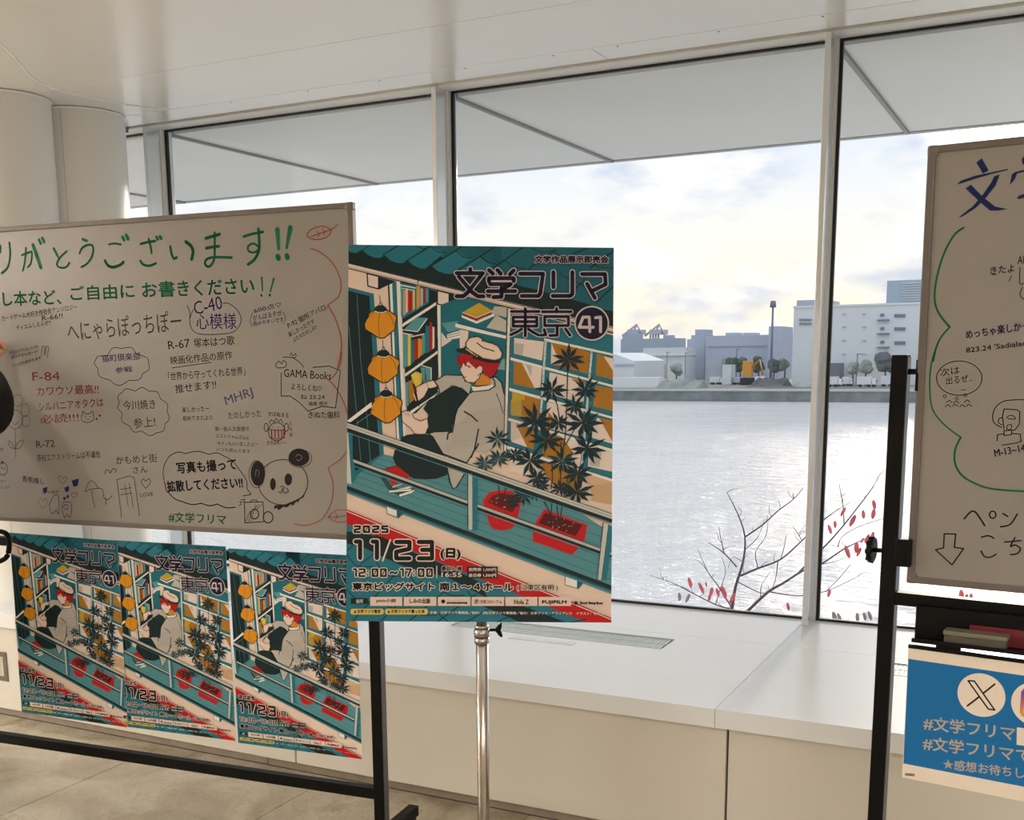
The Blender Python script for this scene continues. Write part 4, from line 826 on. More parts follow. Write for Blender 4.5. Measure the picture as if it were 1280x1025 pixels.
fit('東京ビッグサイト', 441, 737.8, 543, 738, 9.6, BLK, (236, 222, 212), .5, 1.0); fit('南１～４', 550, 738, 600, 738.2, 9.6, BLK, (236, 222, 212), .5, 1.0); fit('ホール', 604, 738.2, 641, 738.4, 9.6, BLK, (236, 222, 212), .5, 1.0)
fit('( 江東区有明 )', 646, 738.6, 697, 738.8, 8, BLK, (236, 222, 212), .2, .7)
P_(px((439, 747.5), (460, 747.5), (460, 754.5), (439, 754.5)), DARK); fit('協賛', 445.5, 753.5, 454, 753.5, 4.4, (220, 208, 200))
for i, (x0, x1) in enumerate(((463, 503), (505, 545.5), (547.5, 588), (589.5, 630), (631.5, 671.5), (673, 713.5), (716, 757))):
    if i < 6: P_(px((x0, 746), (x1, 746), (x1, 757.2), (x0, 757.2)), (236, 212, 200))
art.up()
fit('pixiv小説', 471, 753.3, 495, 753.4, 5, (90, 80, 76)); fit('しみの出版', 512, 754, 538, 754.2, 6, BLK, None, .25); art.disc(px((554, 751.6))[0], 2.6*K, BLK, 16); fit('創作表現支援教育情報', 558.5, 754.6, 584, 754.7, 2.4, BLK)
L(px((558.5, 750), (577, 750)), .3, (120, 110, 104)); art.line([(px((595.5, 751.8))[0][0]+2.9*K*cos(i*.4), px((595.5, 751.8))[0][1]+2.9*K*sin(i*.4)) for i in range(17)], .5*K, BLK); fit('文芸コロシアム', 600, 754.2, 627, 754.3, 4.4, BLK, None, .12); fit('F', 594.5, 753.6, 596.8, 753.6, 3.4, BLK)
fit('Nola Z', 642.5, 755, 660.5, 755.1, 5.6, (110, 90, 84)); fit('FUJIFILM', 677.5, 755.4, 707.5, 755.5, 5, BLK, None, .35); art.disc(px((719.5, 753.6))[0], 2.3*K, DARK, 14); fit('Book Bang Boat', 725, 755.6, 753, 755.8, 3.6, BLK, None, .3)
for x0, x1 in ((438.5, 480), (481.5, 535)): P_(px((x0+2, 760.7), (x1-2, 760.7), (x1, 762.5), (x1, 766.2), (x1-2, 768), (x0+2, 768), (x0, 766.2), (x0, 762.5)), (222, 196, 108))
art.up(); fit('# 文学フリマ東京', 443, 766.3, 476, 766.3, 4.4, BLK, None, .2); fit('# 文学フリマで買った本', 485, 766.3, 531, 766.3, 4.4, BLK, None, .2)
fit('主催：文学フリマ事務局／制作：(同)文学フリマ事務局／協力：文学フリマ・アライアンス　イラスト：もりん', 537.5, 767.6, 754, 769, 3.9, (226, 214, 204), None, .12)
PRINT = art.mesh('printed_picture', INK)
M_paper = mat('poster_board_edge', (230, 226, 218), .5, var=.01)
def poster_obj(label, M, scale, group, thick=.006, kname='poster'):
    t = thing(kname, label, 'poster', group=group)
    t.matrix_world = M @ Matrix.Scale(scale, 4)
    s_ = obj('backing_sheet', boxes([(0, PW, -PH, 0, -thick, 0.0001)]), M_paper, t)
    pr = bpy.data.objects.new('printed_picture', PRINT); COL.objects.link(pr); pr.parent = t
    return t
poster_obj('largest teal event poster with lanterns and a seated reader, held on a chrome pole stand', main_sheet.matrix(), 1.0, 'teal event posters', .005)
SC = .42/PW
for (x, y, z, yaw, roll, lab) in ((-2.985, 2.4735, .972, .11, .016, 'leftmost of the three small teal posters hung below the whiteboard'), (-2.5985, 2.5195, .966, .100, -.002, 'middle one of the three small teal posters below the whiteboard'), (-2.1726, 2.5640, .9615, .0934, -.003, 'right-hand small teal poster, partly behind the large poster')):
    k_ = 1-.016/y; sh = Sheet((x*k_, y*k_, 1.5+(z-1.5)*k_), yaw, 0, roll); poster_obj(lab, sh.matrix(), SC*k_, 'teal event posters', .0012)

# ================================================================== WHITEBOARDS ON BLACK STEEL STANDS
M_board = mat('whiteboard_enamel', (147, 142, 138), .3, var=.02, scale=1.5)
M_frame = mat('brown_grey_aluminium_frame', (112, 105, 100), .42, metal=.15, var=.05)
M_lit_face = mat('lit_post_grey', (96, 98, 104), .35, metal=.4)
GREEN = (6, 112, 74); MBLUE = (24, 30, 92); MRED = (128, 46, 40); MBLK = (24, 22, 26); MPUR = (48, 34, 96)
def inkobj(name, sh, lines, parent, label=None, z0=.0008):
    """lines: (kind, ...) items measured on the photograph; becomes one flat child mesh of the board"""
    a = Art(z0=z0)
    k = abs(sh.ab(400, 500)[1]-sh.ab(400, 501)[1]) if parent.name.startswith('whiteboard') and sh is LB else abs(sh.ab(1200, 500)[1]-sh.ab(1200, 501)[1])
    for it in lines:
        t = it[0]
        if t == 's': a.line([sh.ab(*p) for p in it[3]], [w_*k for w_ in it[1]] if isinstance(it[1], list) else it[1]*k, it[2])
        elif t == 'c': a.line([sh.ab(*p) for p in spline(it[3], 6)], it[1]*k, it[2])
        elif t == 'p': a.poly([sh.ab(*p) for p in it[2]], it[1])
        elif t == 't': a.text(it[1], sh.ab(it[2], it[3]), sh.ab(it[4], it[5]), it[6]*k, it[7], grow=it[8]*k if len(it) > 8 else 0, shifts=4)
        elif t == 'e':
            x, y, rx, ry, wd, c = it[1:7]
            P = [sh.ab(x+rx*cos(2*pi*i/24), y+ry*sin(2*pi*i/24)) for i in range(24)]
            if wd: a.line(P, wd*k, c, True)
            else: a.poly(P, c)
        elif t == 'up': a.up()
    me = a.mesh(name, MARKER); o = bpy.data.objects.new(name, me); COL.objects.link(o)
    o.parent = parent; o.matrix_world = sh.matrix()
    if label: o['label'] = label
    return o
def board(root, sh, W, H, depth=.018):
    Mx = sh.matrix(); Ms = root.matrix_world.inverted() @ Mx
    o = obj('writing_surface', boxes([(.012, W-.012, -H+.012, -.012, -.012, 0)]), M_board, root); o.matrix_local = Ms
    bm = bmesh.new()
    rr = .018
    for x0, x1, y0, y1 in ((0, W, -.014, 0), (0, W, -H, -H+.014), (0, .016, -H+.014, -.014), (W-.016, W, -H+.014, -.014)): box(bm, x0, x1, y0, y1, -depth, .005, bev=.0022)
    o = obj('frame', bm, M_frame, root); o.matrix_local = Ms
    for cx_, cy_ in ((-.001, .001), (W-.021, .001), (-.001, -H+.021), (W-.021, -H+.021)):
        bm = bmesh.new(); box(bm, cx_, cx_+.022, cy_-.022, cy_, -depth-.001, .0062, bev=.005); o = obj('corner_cap', bm, M_frame, root); o.matrix_local = Ms
def stand(root, yaw, xl, xr, y, ztop, knob_z, tray_bar):
    """steel frame in the root's own axes (x along the board, y away from the room)"""
    for x, sg in ((xl, -1), (xr, 1)):
        obj('post', boxes([(x-.016, x+.016, y-.016, y+.016, .147, ztop)], bev=.002), M_black, root)
        obj('post_lit_side', boxes([(x+.0161, x+.0175, y-.012, y+.015, .15, ztop-.005)]), M_lit_face, root, label='lit side face of the post, painted greyer')  # light on the black post's side is put into this sheet's grey
        obj('foot', boxes([(x-.017, x+.017, y-.30, y+.215, .115, .147)], bev=.003), M_black, root)
        for yy in (y-.27, y+.185):
            bm = bmesh.new(); cyl(bm, (x-.012, yy, .035), (x+.012, yy, .035), .035, seg=20); box(bm, x-.016, x+.016, yy-.006, yy+.012, .05, .115); obj('caster', bm, M_gasket, root)
        bm = bmesh.new(); box(bm, x-sg*.012, x-sg*.045, y-.02, y+.012, knob_z-.03, knob_z+.03, bev=.004)
        cyl(bm, (x+sg*.014, y-.004, knob_z), (x+sg*.034, y-.004, knob_z), .005, seg=10)
        obj('pivot_block', bm, M_black, root)
        bm = bmesh.new(); K_ = (x+sg*.034, y-.004, knob_z); cyl(bm, K_, (K_[0]+sg*.012, K_[1], K_[2]), .027, .024, seg=20)
        for i in range(8): a = i*pi/4; cyl(bm, (K_[0], K_[1]+.024*cos(a), K_[2]+.024*sin(a)), (K_[0]+sg*.012, K_[1]+.022*cos(a), K_[2]+.022*sin(a)), .0065, seg=8)
        obj('clamp_knob', bm, M_black, root)
        bm = bmesh.new(); cyl(bm, (x-sg*.016, y, ztop-.035), (x-sg*.045, y-.004, ztop-.035), .006, seg=10); box(bm, x-sg*.034, x-sg*.040, y-.012, y+.008, ztop-.075, ztop-.01)
        obj('upper_stop', bm, M_black, root)
    obj('middle_crossbar', boxes([(xl+.016, xr-.016, y-.014, y+.014, tray_bar-.028, tray_bar)], bev=.002), M_black, root)
    obj('lower_crossbar', boxes([(xl+.016, xr-.016, y-.014, y+.014, .248, .280)], bev=.002), M_black, root)

# ---- left board
LB_TR = Vector((-1.7239, 2.598, 1.9079)); YL = .0923; WL = 1.8
LB_TL = LB_TR-Vector((cos(YL), sin(YL), 0))*WL
LB = Sheet(LB_TL, YL)
r = thing('whiteboard_left', None, None); r.name = 'whiteboard'
r.location = (LB_TL.x, LB_TL.y, 0); r.rotation_euler = (0, 0, YL); bpy.context.view_layer.update()
tag(r, 'wide left whiteboard covered in thank-you writing and a panda drawing, on a black stand', 'whiteboard', 'whiteboards on wheeled stands')
board(r, LB, WL, .9)
stand(r, YL, -.032, WL+.021, .024, 1.50, 1.077, .952)
def W1(*P): return [(x/4.659, 240+y/4.659) for x, y in P]
def W2(*P): return [(220+x/4.659, 240+y/4.659) for x, y in P]
def W3(*P): return [(x/4.4545, 440+y/4.4545) for x, y in P]
def W4(*P): return [(220+x/4.27, 440+y/4.27) for x, y in P]
G = GREEN
big = [('c', 2.6, G, W1((55, 295), (60, 370), (45, 440), (10, 472))), ('c', 2.2, G, W1((4, 312), (3, 352))), ('c', 2, G, W1((-40, 320), (-60, 400))),
 ('c', 2.2, G, W1((128, 368), (170, 352), (186, 352), (182, 410), (163, 438))), ('c', 2.2, G, W1((152, 325), (146, 400), (134, 458))), ('s', [4, 4.6, 4], G, W1((192, 308), (215, 370), (238, 440))), ('s', 3.4, G, W1((228, 278), (238, 300))), ('s', 3.4, G, W1((247, 268), (258, 290))),
 ('s', [3.2, 3.2, 2.2], G, W1((314, 330), (330, 360), (344, 388))), ('c', 2.2, G, W1((390, 345), (350, 382), (332, 420), (350, 440), (385, 438), (405, 412))),
 ('s', 3, G, W1((482, 275), (506, 284))), ('c', [1.8]*0 or 2.4, G, W1((464, 358), (480, 325), (515, 308), (542, 318), (538, 370), (510, 415), (475, 437))),
 ('c', 2, G, W1((635, 305), (670, 300), (706, 306))), ('c', 3.2, G, W1((612, 400), (630, 428), (660, 438), (700, 425), (720, 408))), ('s', 3.6, G, W1((714, 262), (724, 280))), ('s', 3.6, G, W1((735, 250), (746, 274))),
 ('c', 2.6, G, W1((820, 303), (862, 292), (905, 285))), ('c', 2.4, G, W1((866, 272), (876, 310), (884, 356))), ('c', 2.6, G, W1((818, 400), (835, 422), (870, 430), (910, 415))), ('s', 3.2, G, W1((912, 262), (920, 275))), ('s', 3.2, G, W1((932, 258), (940, 272))),
 ('c', 2.8, G, W1((993, 318), (1000, 360), (1014, 388), (1030, 380))), ('c', 3.6, G, W2((58, 290), (88, 315), (100, 350), (92, 392))),
 ('c', 3.2, G, W2((174, 270), (215, 258), (255, 246))), ('c', 3.0, G, W2((176, 328), (215, 320), (252, 316))), ('c', 2.6, G, W2((226, 236), (226, 330), (222, 395), (195, 434), (170, 420), (180, 392), (225, 380), (325, 382))),
 ('c', 2.6, G, W2((394, 260), (450, 243), (508, 233))), ('c', 3, G, W2((480, 215), (486, 300), (480, 350), (455, 395), (420, 422))), ('c', 2.2, G, W2((484, 320), (450, 300), (420, 318), (425, 345), (455, 352), (482, 335))),
 ('s', [5, 3], G, W2((590, 220), (598, 332))), ('s', [5, 3], G, W2((666, 208), (645, 325))), ('s', 5, G, W2((592, 375), (598, 388))), ('s', 5, G, W2((645, 370), (650, 382)))]
big = [(b[0], [q*1.3 for q in b[1]] if isinstance(b[1], list) else b[1]*1.3)+tuple(b[2:]) for b in big]
inkobj('large_greeting', LB, big, r, 'large green marker greeting across the top')
for q in (('し本など、', 4.5, 383, 77, 380.5, 20), ('ご自由に', 89, 376, 168.5, 372.5, 19), ('お書', 178.5, 372.5, 219, 370.5, 20), ('きください', 223, 370.5, 318, 367, 19.5)):
    inkobj('green_heading', LB, [('t',)+q+(G, .45)], r, 'second line of green handwriting')
inkobj('green_exclamation', LB, [('s', [2.6, 1.8], G, W2((500, 498), (504, 575))), ('s', [3, 2], G, W2((570, 505), (550, 580))), ('s', 3, G, W2((497, 600), (499, 604))), ('s', 3.2, G, W2((546, 598), (548, 602)))], r)
def note(lines, lab=None, name='handwritten_note'): return inkobj(name, LB, lines, r, lab)
note([('t', 'カードゲーム大好き侍宿舎アンソロジー', 3, 402, 97, 387, 8, MBLK), ('t', 'R-66!!', 53, 401, 79, 398, 7, MBLK), ('t', 'ディエムしえんぜ!!', 21, 413, 64, 406, 7, MBLK)])
note([('t', 'へにゃらぽっちぽー', 86, 428, 228, 414, 28, (66, 62, 66))])
note([('t', 'おくはよくがんばったの本', 12, 443, 48, 435, 4.6, MBLK), ('t', '初めてがんばーす!', 15, 449, 48, 441, 4.6, MBLK), ('t', 'りっぱな本がキます', 17, 459, 52, 449, 4.6, MBLK), ('c', .7, MBLK, [(52, 446), (53, 434), (56, 434), (56, 444), (58, 434), (61, 434), (59, 447)])])
note([('t', 'F-84', 41, 476, 75, 475.5, 12, MRED), ('t', 'カワウソ最高!!', 47, 495, 124, 492, 13, MRED), ('t', 'シルバニアオタクは', 49, 514, 130, 508, 12, MRED), ('t', '必読!!!', 51, 530, 99, 527, 13, MRED),
      ('c', .8, MBLK, [(103, 518), (104, 514), (107, 517), (112, 517), (116, 514), (117, 520), (117, 525), (110, 528), (103, 526), (102, 521), (103, 518)]), ('e', 107, 521, .6, .6, 0, MBLK), ('e', 113, 521, .6, .6, 0, MBLK), ('s', .6, MBLK, [(108, 524), (110, 525), (112, 524)]), ('e', 121, 523.5, 1.3, 1.3, 0, MRED), ('e', 125, 519.5, 1.6, 1.3, 0, MRED)], 'note in brown red marker with a cat face')
def cloud(name, pts, wd, c, extra=[], lab=None):
    """scalloped outline through the given lobe joints"""
    L_ = []
    cx_ = sum(p[0] for p in pts)/len(pts); cy_ = sum(p[1] for p in pts)/len(pts)
    for a, b in zip(pts, pts[1:]+pts[:1]):
        mx, my = (a[0]+b[0])/2, (a[1]+b[1])/2; d = math.hypot(b[0]-a[0], b[1]-a[1]); n = math.hypot(mx-cx_, my-cy_)
        L_.append(('c', wd, c, [a, (mx+(mx-cx_)/n*d*.28, my+(my-cy_)/n*d*.28), b]))
    return inkobj(name, LB, L_+extra, r, lab)
cloud('cloud_note', W3((600, 20), (680, -20), (760, 10), (830, 70), (795, 120), (720, 158), (610, 155), (545, 90), (535, 40)), .8, MBLK, [('t', '猫町倶楽部', 128, 453, 176, 449.5, 10, MBLUE), ('t', '参戦', 145, 467, 166, 464.5, 8, MBLUE)], 'small cloud around blue writing')
cloud('cloud_note', W3((680, 225), (755, 218), (830, 218), (895, 262), (930, 330), (920, 400), (870, 450), (790, 440), (720, 410), (680, 340), (665, 285)), .9, (60, 52, 52), [('t', '今川焼き', 155, 513, 195, 511, 13, (60, 52, 52)), ('t', '参上!', 168, 536, 195, 533, 14, (60, 52, 52))], 'scalloped cloud with two short words')
note([('t', 'R-72', 46, 560, 69, 558.5, 10, MBLK), ('t', '茶柱エクストリームは不滅也', 47, 577, 126, 572, 10, MBLK)])
note([('t', '青熊推し', 28, 602, 56, 606, 9, MBLK)])
inkobj('mascot_doodle', LB, [('c', .9, MBLK, W3((275, 850), (300, 800), (325, 800), (330, 880), (325, 900), (315, 880), (300, 895), (285, 895), (275, 850))), ('c', .9, MBLK, W3((345, 870), (350, 840), (370, 835), (395, 840), (400, 880), (390, 920), (375, 905), (360, 920), (345, 870))), ('e', *W3((368, 862))[0], 3, 3, .8, MBLK), ('e', *W3((360, 815))[0], 1.6, 2, 0, MBLUE), ('e', *W3((378, 805))[0], 1.6, 2, 0, MBLUE),
  ('p', MBLUE, W3((238, 760), (265, 750), (262, 780), (245, 790))), ('p', MBLUE, W3((400, 715), (440, 705), (432, 745), (410, 750))), ('p', MBLUE, W3((360, 755), (385, 745), (385, 775), (365, 780))), ('t', '応援隊～', 60, 617, 78, 616, 4, MBLUE),
  ('c', .6, MBLK, W3((350, 735), (325, 700), (340, 690), (350, 705), (368, 692), (372, 712), (350, 735))), ('c', .6, MBLK, W3((412, 812), (395, 790), (410, 782), (415, 792), (430, 783), (430, 798), (412, 812))), ('c', .6, (120, 60, 70), W3((235, 870), (215, 830), (230, 815), (242, 830), (258, 812), (262, 850), (235, 870)))], r, 'two small creatures with hearts and flags')
inkobj('station_doodle', LB, [('c', .9, (60, 52, 60), W3((475, 780), (490, 735), (515, 718), (545, 755), (500, 765), (475, 780))), ('s', .9, (60, 52, 60), W3((510, 770), (520, 830), (530, 868))), ('c', .9, (60, 52, 60), W3((535, 760), (570, 762), (580, 810), (600, 822), (625, 800))), ('s', .9, (60, 52, 60), W3((590, 810), (590, 850))),
  ('s', .9, (70, 56, 64), W3((678, 925), (652, 710), (720, 690), (748, 700), (778, 912))), ('s', .8, (70, 56, 64), W3((672, 765), (730, 755))), ('s', .8, (70, 56, 64), W3((675, 795), (735, 785))), ('s', .8, (70, 56, 64), W3((695, 735), (715, 860))), ('s', .8, (70, 56, 64), W3((720, 730), (742, 865))),
  ('c', .9, MBLK, W3((583, 680), (595, 655), (612, 665), (615, 675), (630, 650), (648, 655), (640, 672))), ('c', .9, (70, 56, 64), W3((812, 760), (788, 725), (800, 706), (812, 720), (830, 705), (838, 728), (812, 760))),
  ('t', 'LOVE', 176, 621, 192, 620, 5.5, (70, 56, 64)), ('t', 'かもめと街', 146, 581, 197, 578, 12, (60, 52, 60)), ('t', 'さん', 167, 592, 185, 590.5, 9, (60, 52, 60))], r, 'line drawing of a gate and tower with a heart')
note([('t', 'C-40', 244, 394, 279, 386, 17, MPUR), ('t', '心模様', 246, 412, 296, 411, 20, MPUR), ('c', .9, MPUR, W2((65, 660), (80, 700), (85, 780), (130, 825), (250, 828), (340, 812), (380, 750), (360, 690), (310, 650), (275, 648))), ('s', .9, MPUR, W2((80, 740), (100, 685)))], 'ringed note in purple marker', 'ringed_note')
note([('t', '600点♡', 318, 392, 352, 384, 7, MBLUE), ('t', 'がんばるぞが', 317, 401, 353, 394, 7, MBLUE), ('t', '読みやすいです', 317, 408, 355, 402, 6, MBLUE), ('c', .6, MBLUE, [(316, 391), (313, 400), (315, 408)]), ('c', .6, MBLUE, [(354, 390), (357, 398), (354, 405)])], 'small note in blue marker')
note([('t', 'P-92 御所アパロ-', 361, 411, 411, 386, 8, MBLK), ('t', '楽しかったです', 362, 422, 394, 404, 6.5, MBLK), ('t', 'よむのたのしみ!!', 368, 428, 397, 411, 6, MBLK)])
note([('t', 'R-67', 211, 437, 238, 434, 11, MBLK), ('t', '塚本はつ歌', 243, 435, 294, 431, 12, MBLK), ('t', '映画化作品の原作', 214, 456, 291, 449, 11, MBLK), ('s', .8, MBLK, [(215, 460), (264, 453)]), ('t', '「世界から守ってくれる世界」', 211, 476, 307, 469, 11, MBLK), ('t', '推せます!!', 220, 492, 271, 486, 12, MBLK)])
note([('t', 'MHRJ', 284, 510, 318, 498, 15, (70, 70, 110))], 'slanting note in faint blue marker')
note([('t', 'たのしかった', 286, 524, 327, 521, 9, (64, 62, 66))]); note([('t', '楽しかったー', 228, 516, 262, 514, 7.5, MBLK), ('t', '初めてきたよ○', 229, 526, 266, 525, 6.5, MBLK)])
note([('t', '第一芸人文芸部で', 269, 539, 312, 539, 6, (50, 50, 60)), ('t', 'ピストジャムさんに', 271, 547, 312, 550, 5.5, (50, 50, 60)), ('t', 'サインもらいましたよ～', 272, 557, 323, 558, 5.5, (50, 50, 60)), ('t', 'いつも読んでます', 271, 564, 313, 567, 5.5, (50, 50, 60))])
inkobj('speech_sign', LB, [('s', 1, MBLK, W4((562, 110), (562, 235), (610, 235), (660, 270), (705, 315), (780, 290), (852, 298), (878, 100), (820, 75), (732, 82))), ('c', .9, MBLK, W4((572, 28), (620, 30), (660, 55), (683, 82))), ('c', .9, MBLK, W4((540, 85), (533, 68), (550, 50), (565, 62), (575, 45), (590, 62), (580, 82), (540, 85))), ('c', .8, MBLK, W4((608, 20), (615, 5), (625, 22), (638, 8), (640, 28), (612, 30))),
   ('t', 'GAMA Books', 355, 471, 414, 475, 10, MBLK), ('t', 'よろしくね♡', 364, 487, 402, 490, 8, MBLK), ('t', 'ね 23.24', 376, 499, 406, 499, 6, MBLK), ('t', '猫屋 便天', 386, 507, 410, 507, 5, MBLK), ('t', 'きぬた歯科', 386, 523, 425, 523, 9, MBLK)], r, 'hand-drawn signboard outline with a greeting')
inkobj('striped_mascot', LB, [('e', *W4((538, 425))[0], 10.5, 11.5, .9, MBLK), ('c', .9, MBLK, W4((500, 380), (510, 362), (525, 372), (535, 355), (548, 370), (560, 360), (570, 380))), ('e', *W4((482, 402))[0], 2.6, 5, .9, (60, 30, 30)), ('e', *W4((590, 402))[0], 2.6, 5, .9, (60, 30, 30)), ('c', 1, MRED, W4((498, 412), (540, 418), (582, 412))), ('c', 1, MRED, W4((500, 455), (540, 465), (578, 455)))]+
   [('s', 1.6, MRED, W4((x, 416), (x+2, 458))) for x in (510, 528, 546, 564, 576)]+[('e', *W4((515, 402))[0], .5, .5, 0, MBLK), ('e', *W4((548, 402))[0], .5, .5, 0, MBLK), ('s', .8, MBLK, W4((530, 475), (530, 492))), ('s', .8, MBLK, W4((545, 475), (545, 492))), ('t', 'せばぬまる', 335, 520, 361, 522, 6, MBLK), ('t', 'かわいい～', 334, 556, 358, 556, 5.5, MBLK), ('t', 'と', 362, 532, 366, 532, 5, MRED), ('t', '好', 362, 539, 366, 539, 5, MRED), ('t', '塚', 362, 546, 366, 546, 5, MRED)], r, 'round doodle face with a red striped mask')
# speech bubble, panda, camera
B1 = W4((-55, 545), (0, 540), (55, 535), (120, 520), (185, 545), (260, 548), (330, 590), (368, 660), (378, 730)); B0 = [(206, 573), (213, 566), (219, 567)]
inkobj('speech_bubble', LB, [('c', 1, MBLK, [(206, 604), (204, 592), (206, 580), (212, 570)])]+[('c', 1, MBLK, [a, ((a[0]+b[0])/2, (a[1]+b[1])/2-3.4), b]) for a, b in zip([(212, 570), (232, 567), (262, 568), (282, 571)], [(232, 567), (262, 568), (282, 571), (300, 588)])]+
   [('c', 1, MBLK, [(300, 588), (308, 600), (309, 611)]), ('s', 1, MBLK, [(309, 611), (314, 618), (304, 620)])]+[('c', 1.4, MBLK, [a, ((a[0]+b[0])/2, (a[1]+b[1])/2+2.6), b]) for a, b in zip([(206, 604), (210, 615), (228, 627), (252, 629), (272, 630)], [(210, 615), (228, 627), (252, 629), (272, 630), (294, 634)])]+
   [('t', '写真も撮って', 222, 592, 296, 587, 15, MBLK, .4), ('t', '拡散してください!!', 210, 615, 304, 610, 15, MBLK, .45)], r, 'cloud-shaped speech bubble with bold black writing')
pan = [('e', *W4((572, 695))[0], 31, 28.5, 1.1, MBLK)]
pan += [('e', *W4((657, 562))[0], 13, 11, 0, MBLK), ('e', *W4((438, 648))[0], 9, 15.5, 0, MBLK), ('up',)]
pan += [('e', *W4((664, 568))[0], 14.5, 11, .8, MBLK), ('e', *W4((432, 652))[0], 9.8, 17, .8, MBLK), ('e', *W4((518, 705))[0], 3.6, 7.6, 0, MBLK), ('e', *W4((600, 680))[0], 4.6, 7.4, 0, MBLK)]
pan += [('c', 1, MBLK, W4((557, 720), (572, 716), (578, 725), (565, 735), (562, 752), (548, 745))), ('c', 1, MBLK, W4((570, 735), (582, 752), (600, 742), (592, 728))), ('p', MBLK, W4((528, 818), (580, 815), (640, 790), (688, 762), (680, 775), (660, 785), (655, 800), (640, 798), (625, 820), (615, 812), (590, 830), (575, 825), (548, 845), (540, 832), (522, 838)))]
inkobj('panda_drawing', LB, pan, r, 'panda face in thick black marker')
inkobj('panda_ear_highlight', LB, [('c', .6, (150, 140, 130), W4((640, 560), (650, 548), (668, 552), (672, 566), (655, 580), (645, 572))), ('c', .5, (150, 140, 130), W4((425, 660), (430, 630), (445, 640), (440, 665)))], r, z0=.0011)
inkobj('camera_drawing', LB, [('s', 1.1, MBLK, W4((368, 912), (366, 802), (465, 800), (470, 905), (368, 912))), ('s', 1, MBLK, W4((400, 800), (402, 790), (432, 790), (436, 800))), ('e', *W4((420, 865))[0], 5.2, 6, 1.4, MBLK), ('e', *W4((492, 882))[0], 6, 7, 1.4, MBLK)]+[('s', .6, MBLK, W4((372+k*14, 905 if k < 3 else 840), (395+k*16, 815 if k > 1 else 850))) for k in range(5)]+
   [('s', .8, MBLK, W4((345, 790), (370, 785), (362, 800), (340, 800), (350, 812), (335, 820)))], r, 'little hatched camera')
inkobj('green_hashtag', LB, [('t', '#文学フリマ', 211, 652, 283, 656, 14, (20, 120, 60), .15)], r, 'green marker hashtag')
OR = (160, 58, 34)
LBD = [('c', 1.2, OR, W2((785, 330), (830, 345), (890, 390), (940, 460), (962, 540), (945, 610), (885, 658))), ('c', 1.2, OR, W2((885, 658), (920, 720), (950, 800), (965, 880), (955, 960), (940, 1025))), ('c', 1.1, OR, W4((885, 0), (878, 60), (850, 120), (815, 148))), ('c', 1.2, OR, W4((815, 148), (860, 200), (900, 280), (925, 360))),
  ('c', 1, OR, W4((930, 500), (880, 570), (812, 618))), ('c', 1, OR, W4((812, 618), (838, 700), (830, 800), (780, 890), (700, 925), (635, 918))), ('c', 1.1, OR, W2((765, 240), (800, 212), (860, 200), (902, 225), (880, 262), (820, 278), (770, 262), (765, 240))), ('c', 1.1, OR, W2((790, 258), (850, 238), (905, 218), (942, 190))), ('s', .9, OR, W2((822, 228), (835, 245), (828, 262))), ('s', .9, OR, W2((850, 215), (868, 232), (862, 250))),
  ('c', .9, OR, W4((812, 880), (850, 848), (905, 842), (950, 860), (905, 905), (850, 905), (812, 880))), ('c', .8, OR, W4((815, 880), (880, 878), (940, 862))), ('s', .8, OR, W4((850, 855), (862, 878), (848, 895)))]
for nm, i0, i1 in (('bracket_line', 0, 2), ('bracket_line', 2, 4), ('bracket_line', 4, 6), ('leaf_sketch', 6, 10), ('leaf_sketch', 10, 13)): inkobj(nm, LB, LBD[i0:i1], r, 'orange brown marker line')
inkobj('flower_doodle', LB, [('e', *W3((85, 375))[0], 9.5, 12, .8, (70, 60, 56)), ('e', *W3((100, 270))[0], 6, 7, .7, (70, 60, 56)), ('e', *W3((142, 325))[0], 5, 8, .7, (70, 60, 56)), ('e', *W3((145, 385))[0], 5, 7, .7, (70, 60, 56)), ('s', .8, (70, 60, 56), W3((85, 430), (88, 585))), ('c', .8, (70, 60, 56), W3((85, 540), (100, 505), (130, 490), (115, 530), (85, 540))), ('c', .8, (70, 60, 56), W3((83, 540), (60, 500), (45, 500), (60, 530), (83, 540))), ('c', .7, (70, 60, 56), W3((70, 390), (85, 405), (105, 385)))], r, 'smiling flower outline')
inkobj('faded_doodle', LB, [('e', *W3((18, 650))[0], 5.5, 8, .9, MBLUE), ('e', *W3((10, 645))[0], .7, .9, 0, MBLK), ('e', *W3((25, 650))[0], .7, .9, 0, MBLK), ('p', MBLUE, W3((5, 620), (14, 600), (20, 622))), ('t', 'にわー', -2, 604, 9, 602, 4, MBLUE), ('t', 'たのしい!', -8, 612, 13, 610, 4, MBLUE), ('c', .8, MRED, W3((0, 545), (8, 535), (18, 545), (8, 556)))], r, 'blue round character at the left edge')

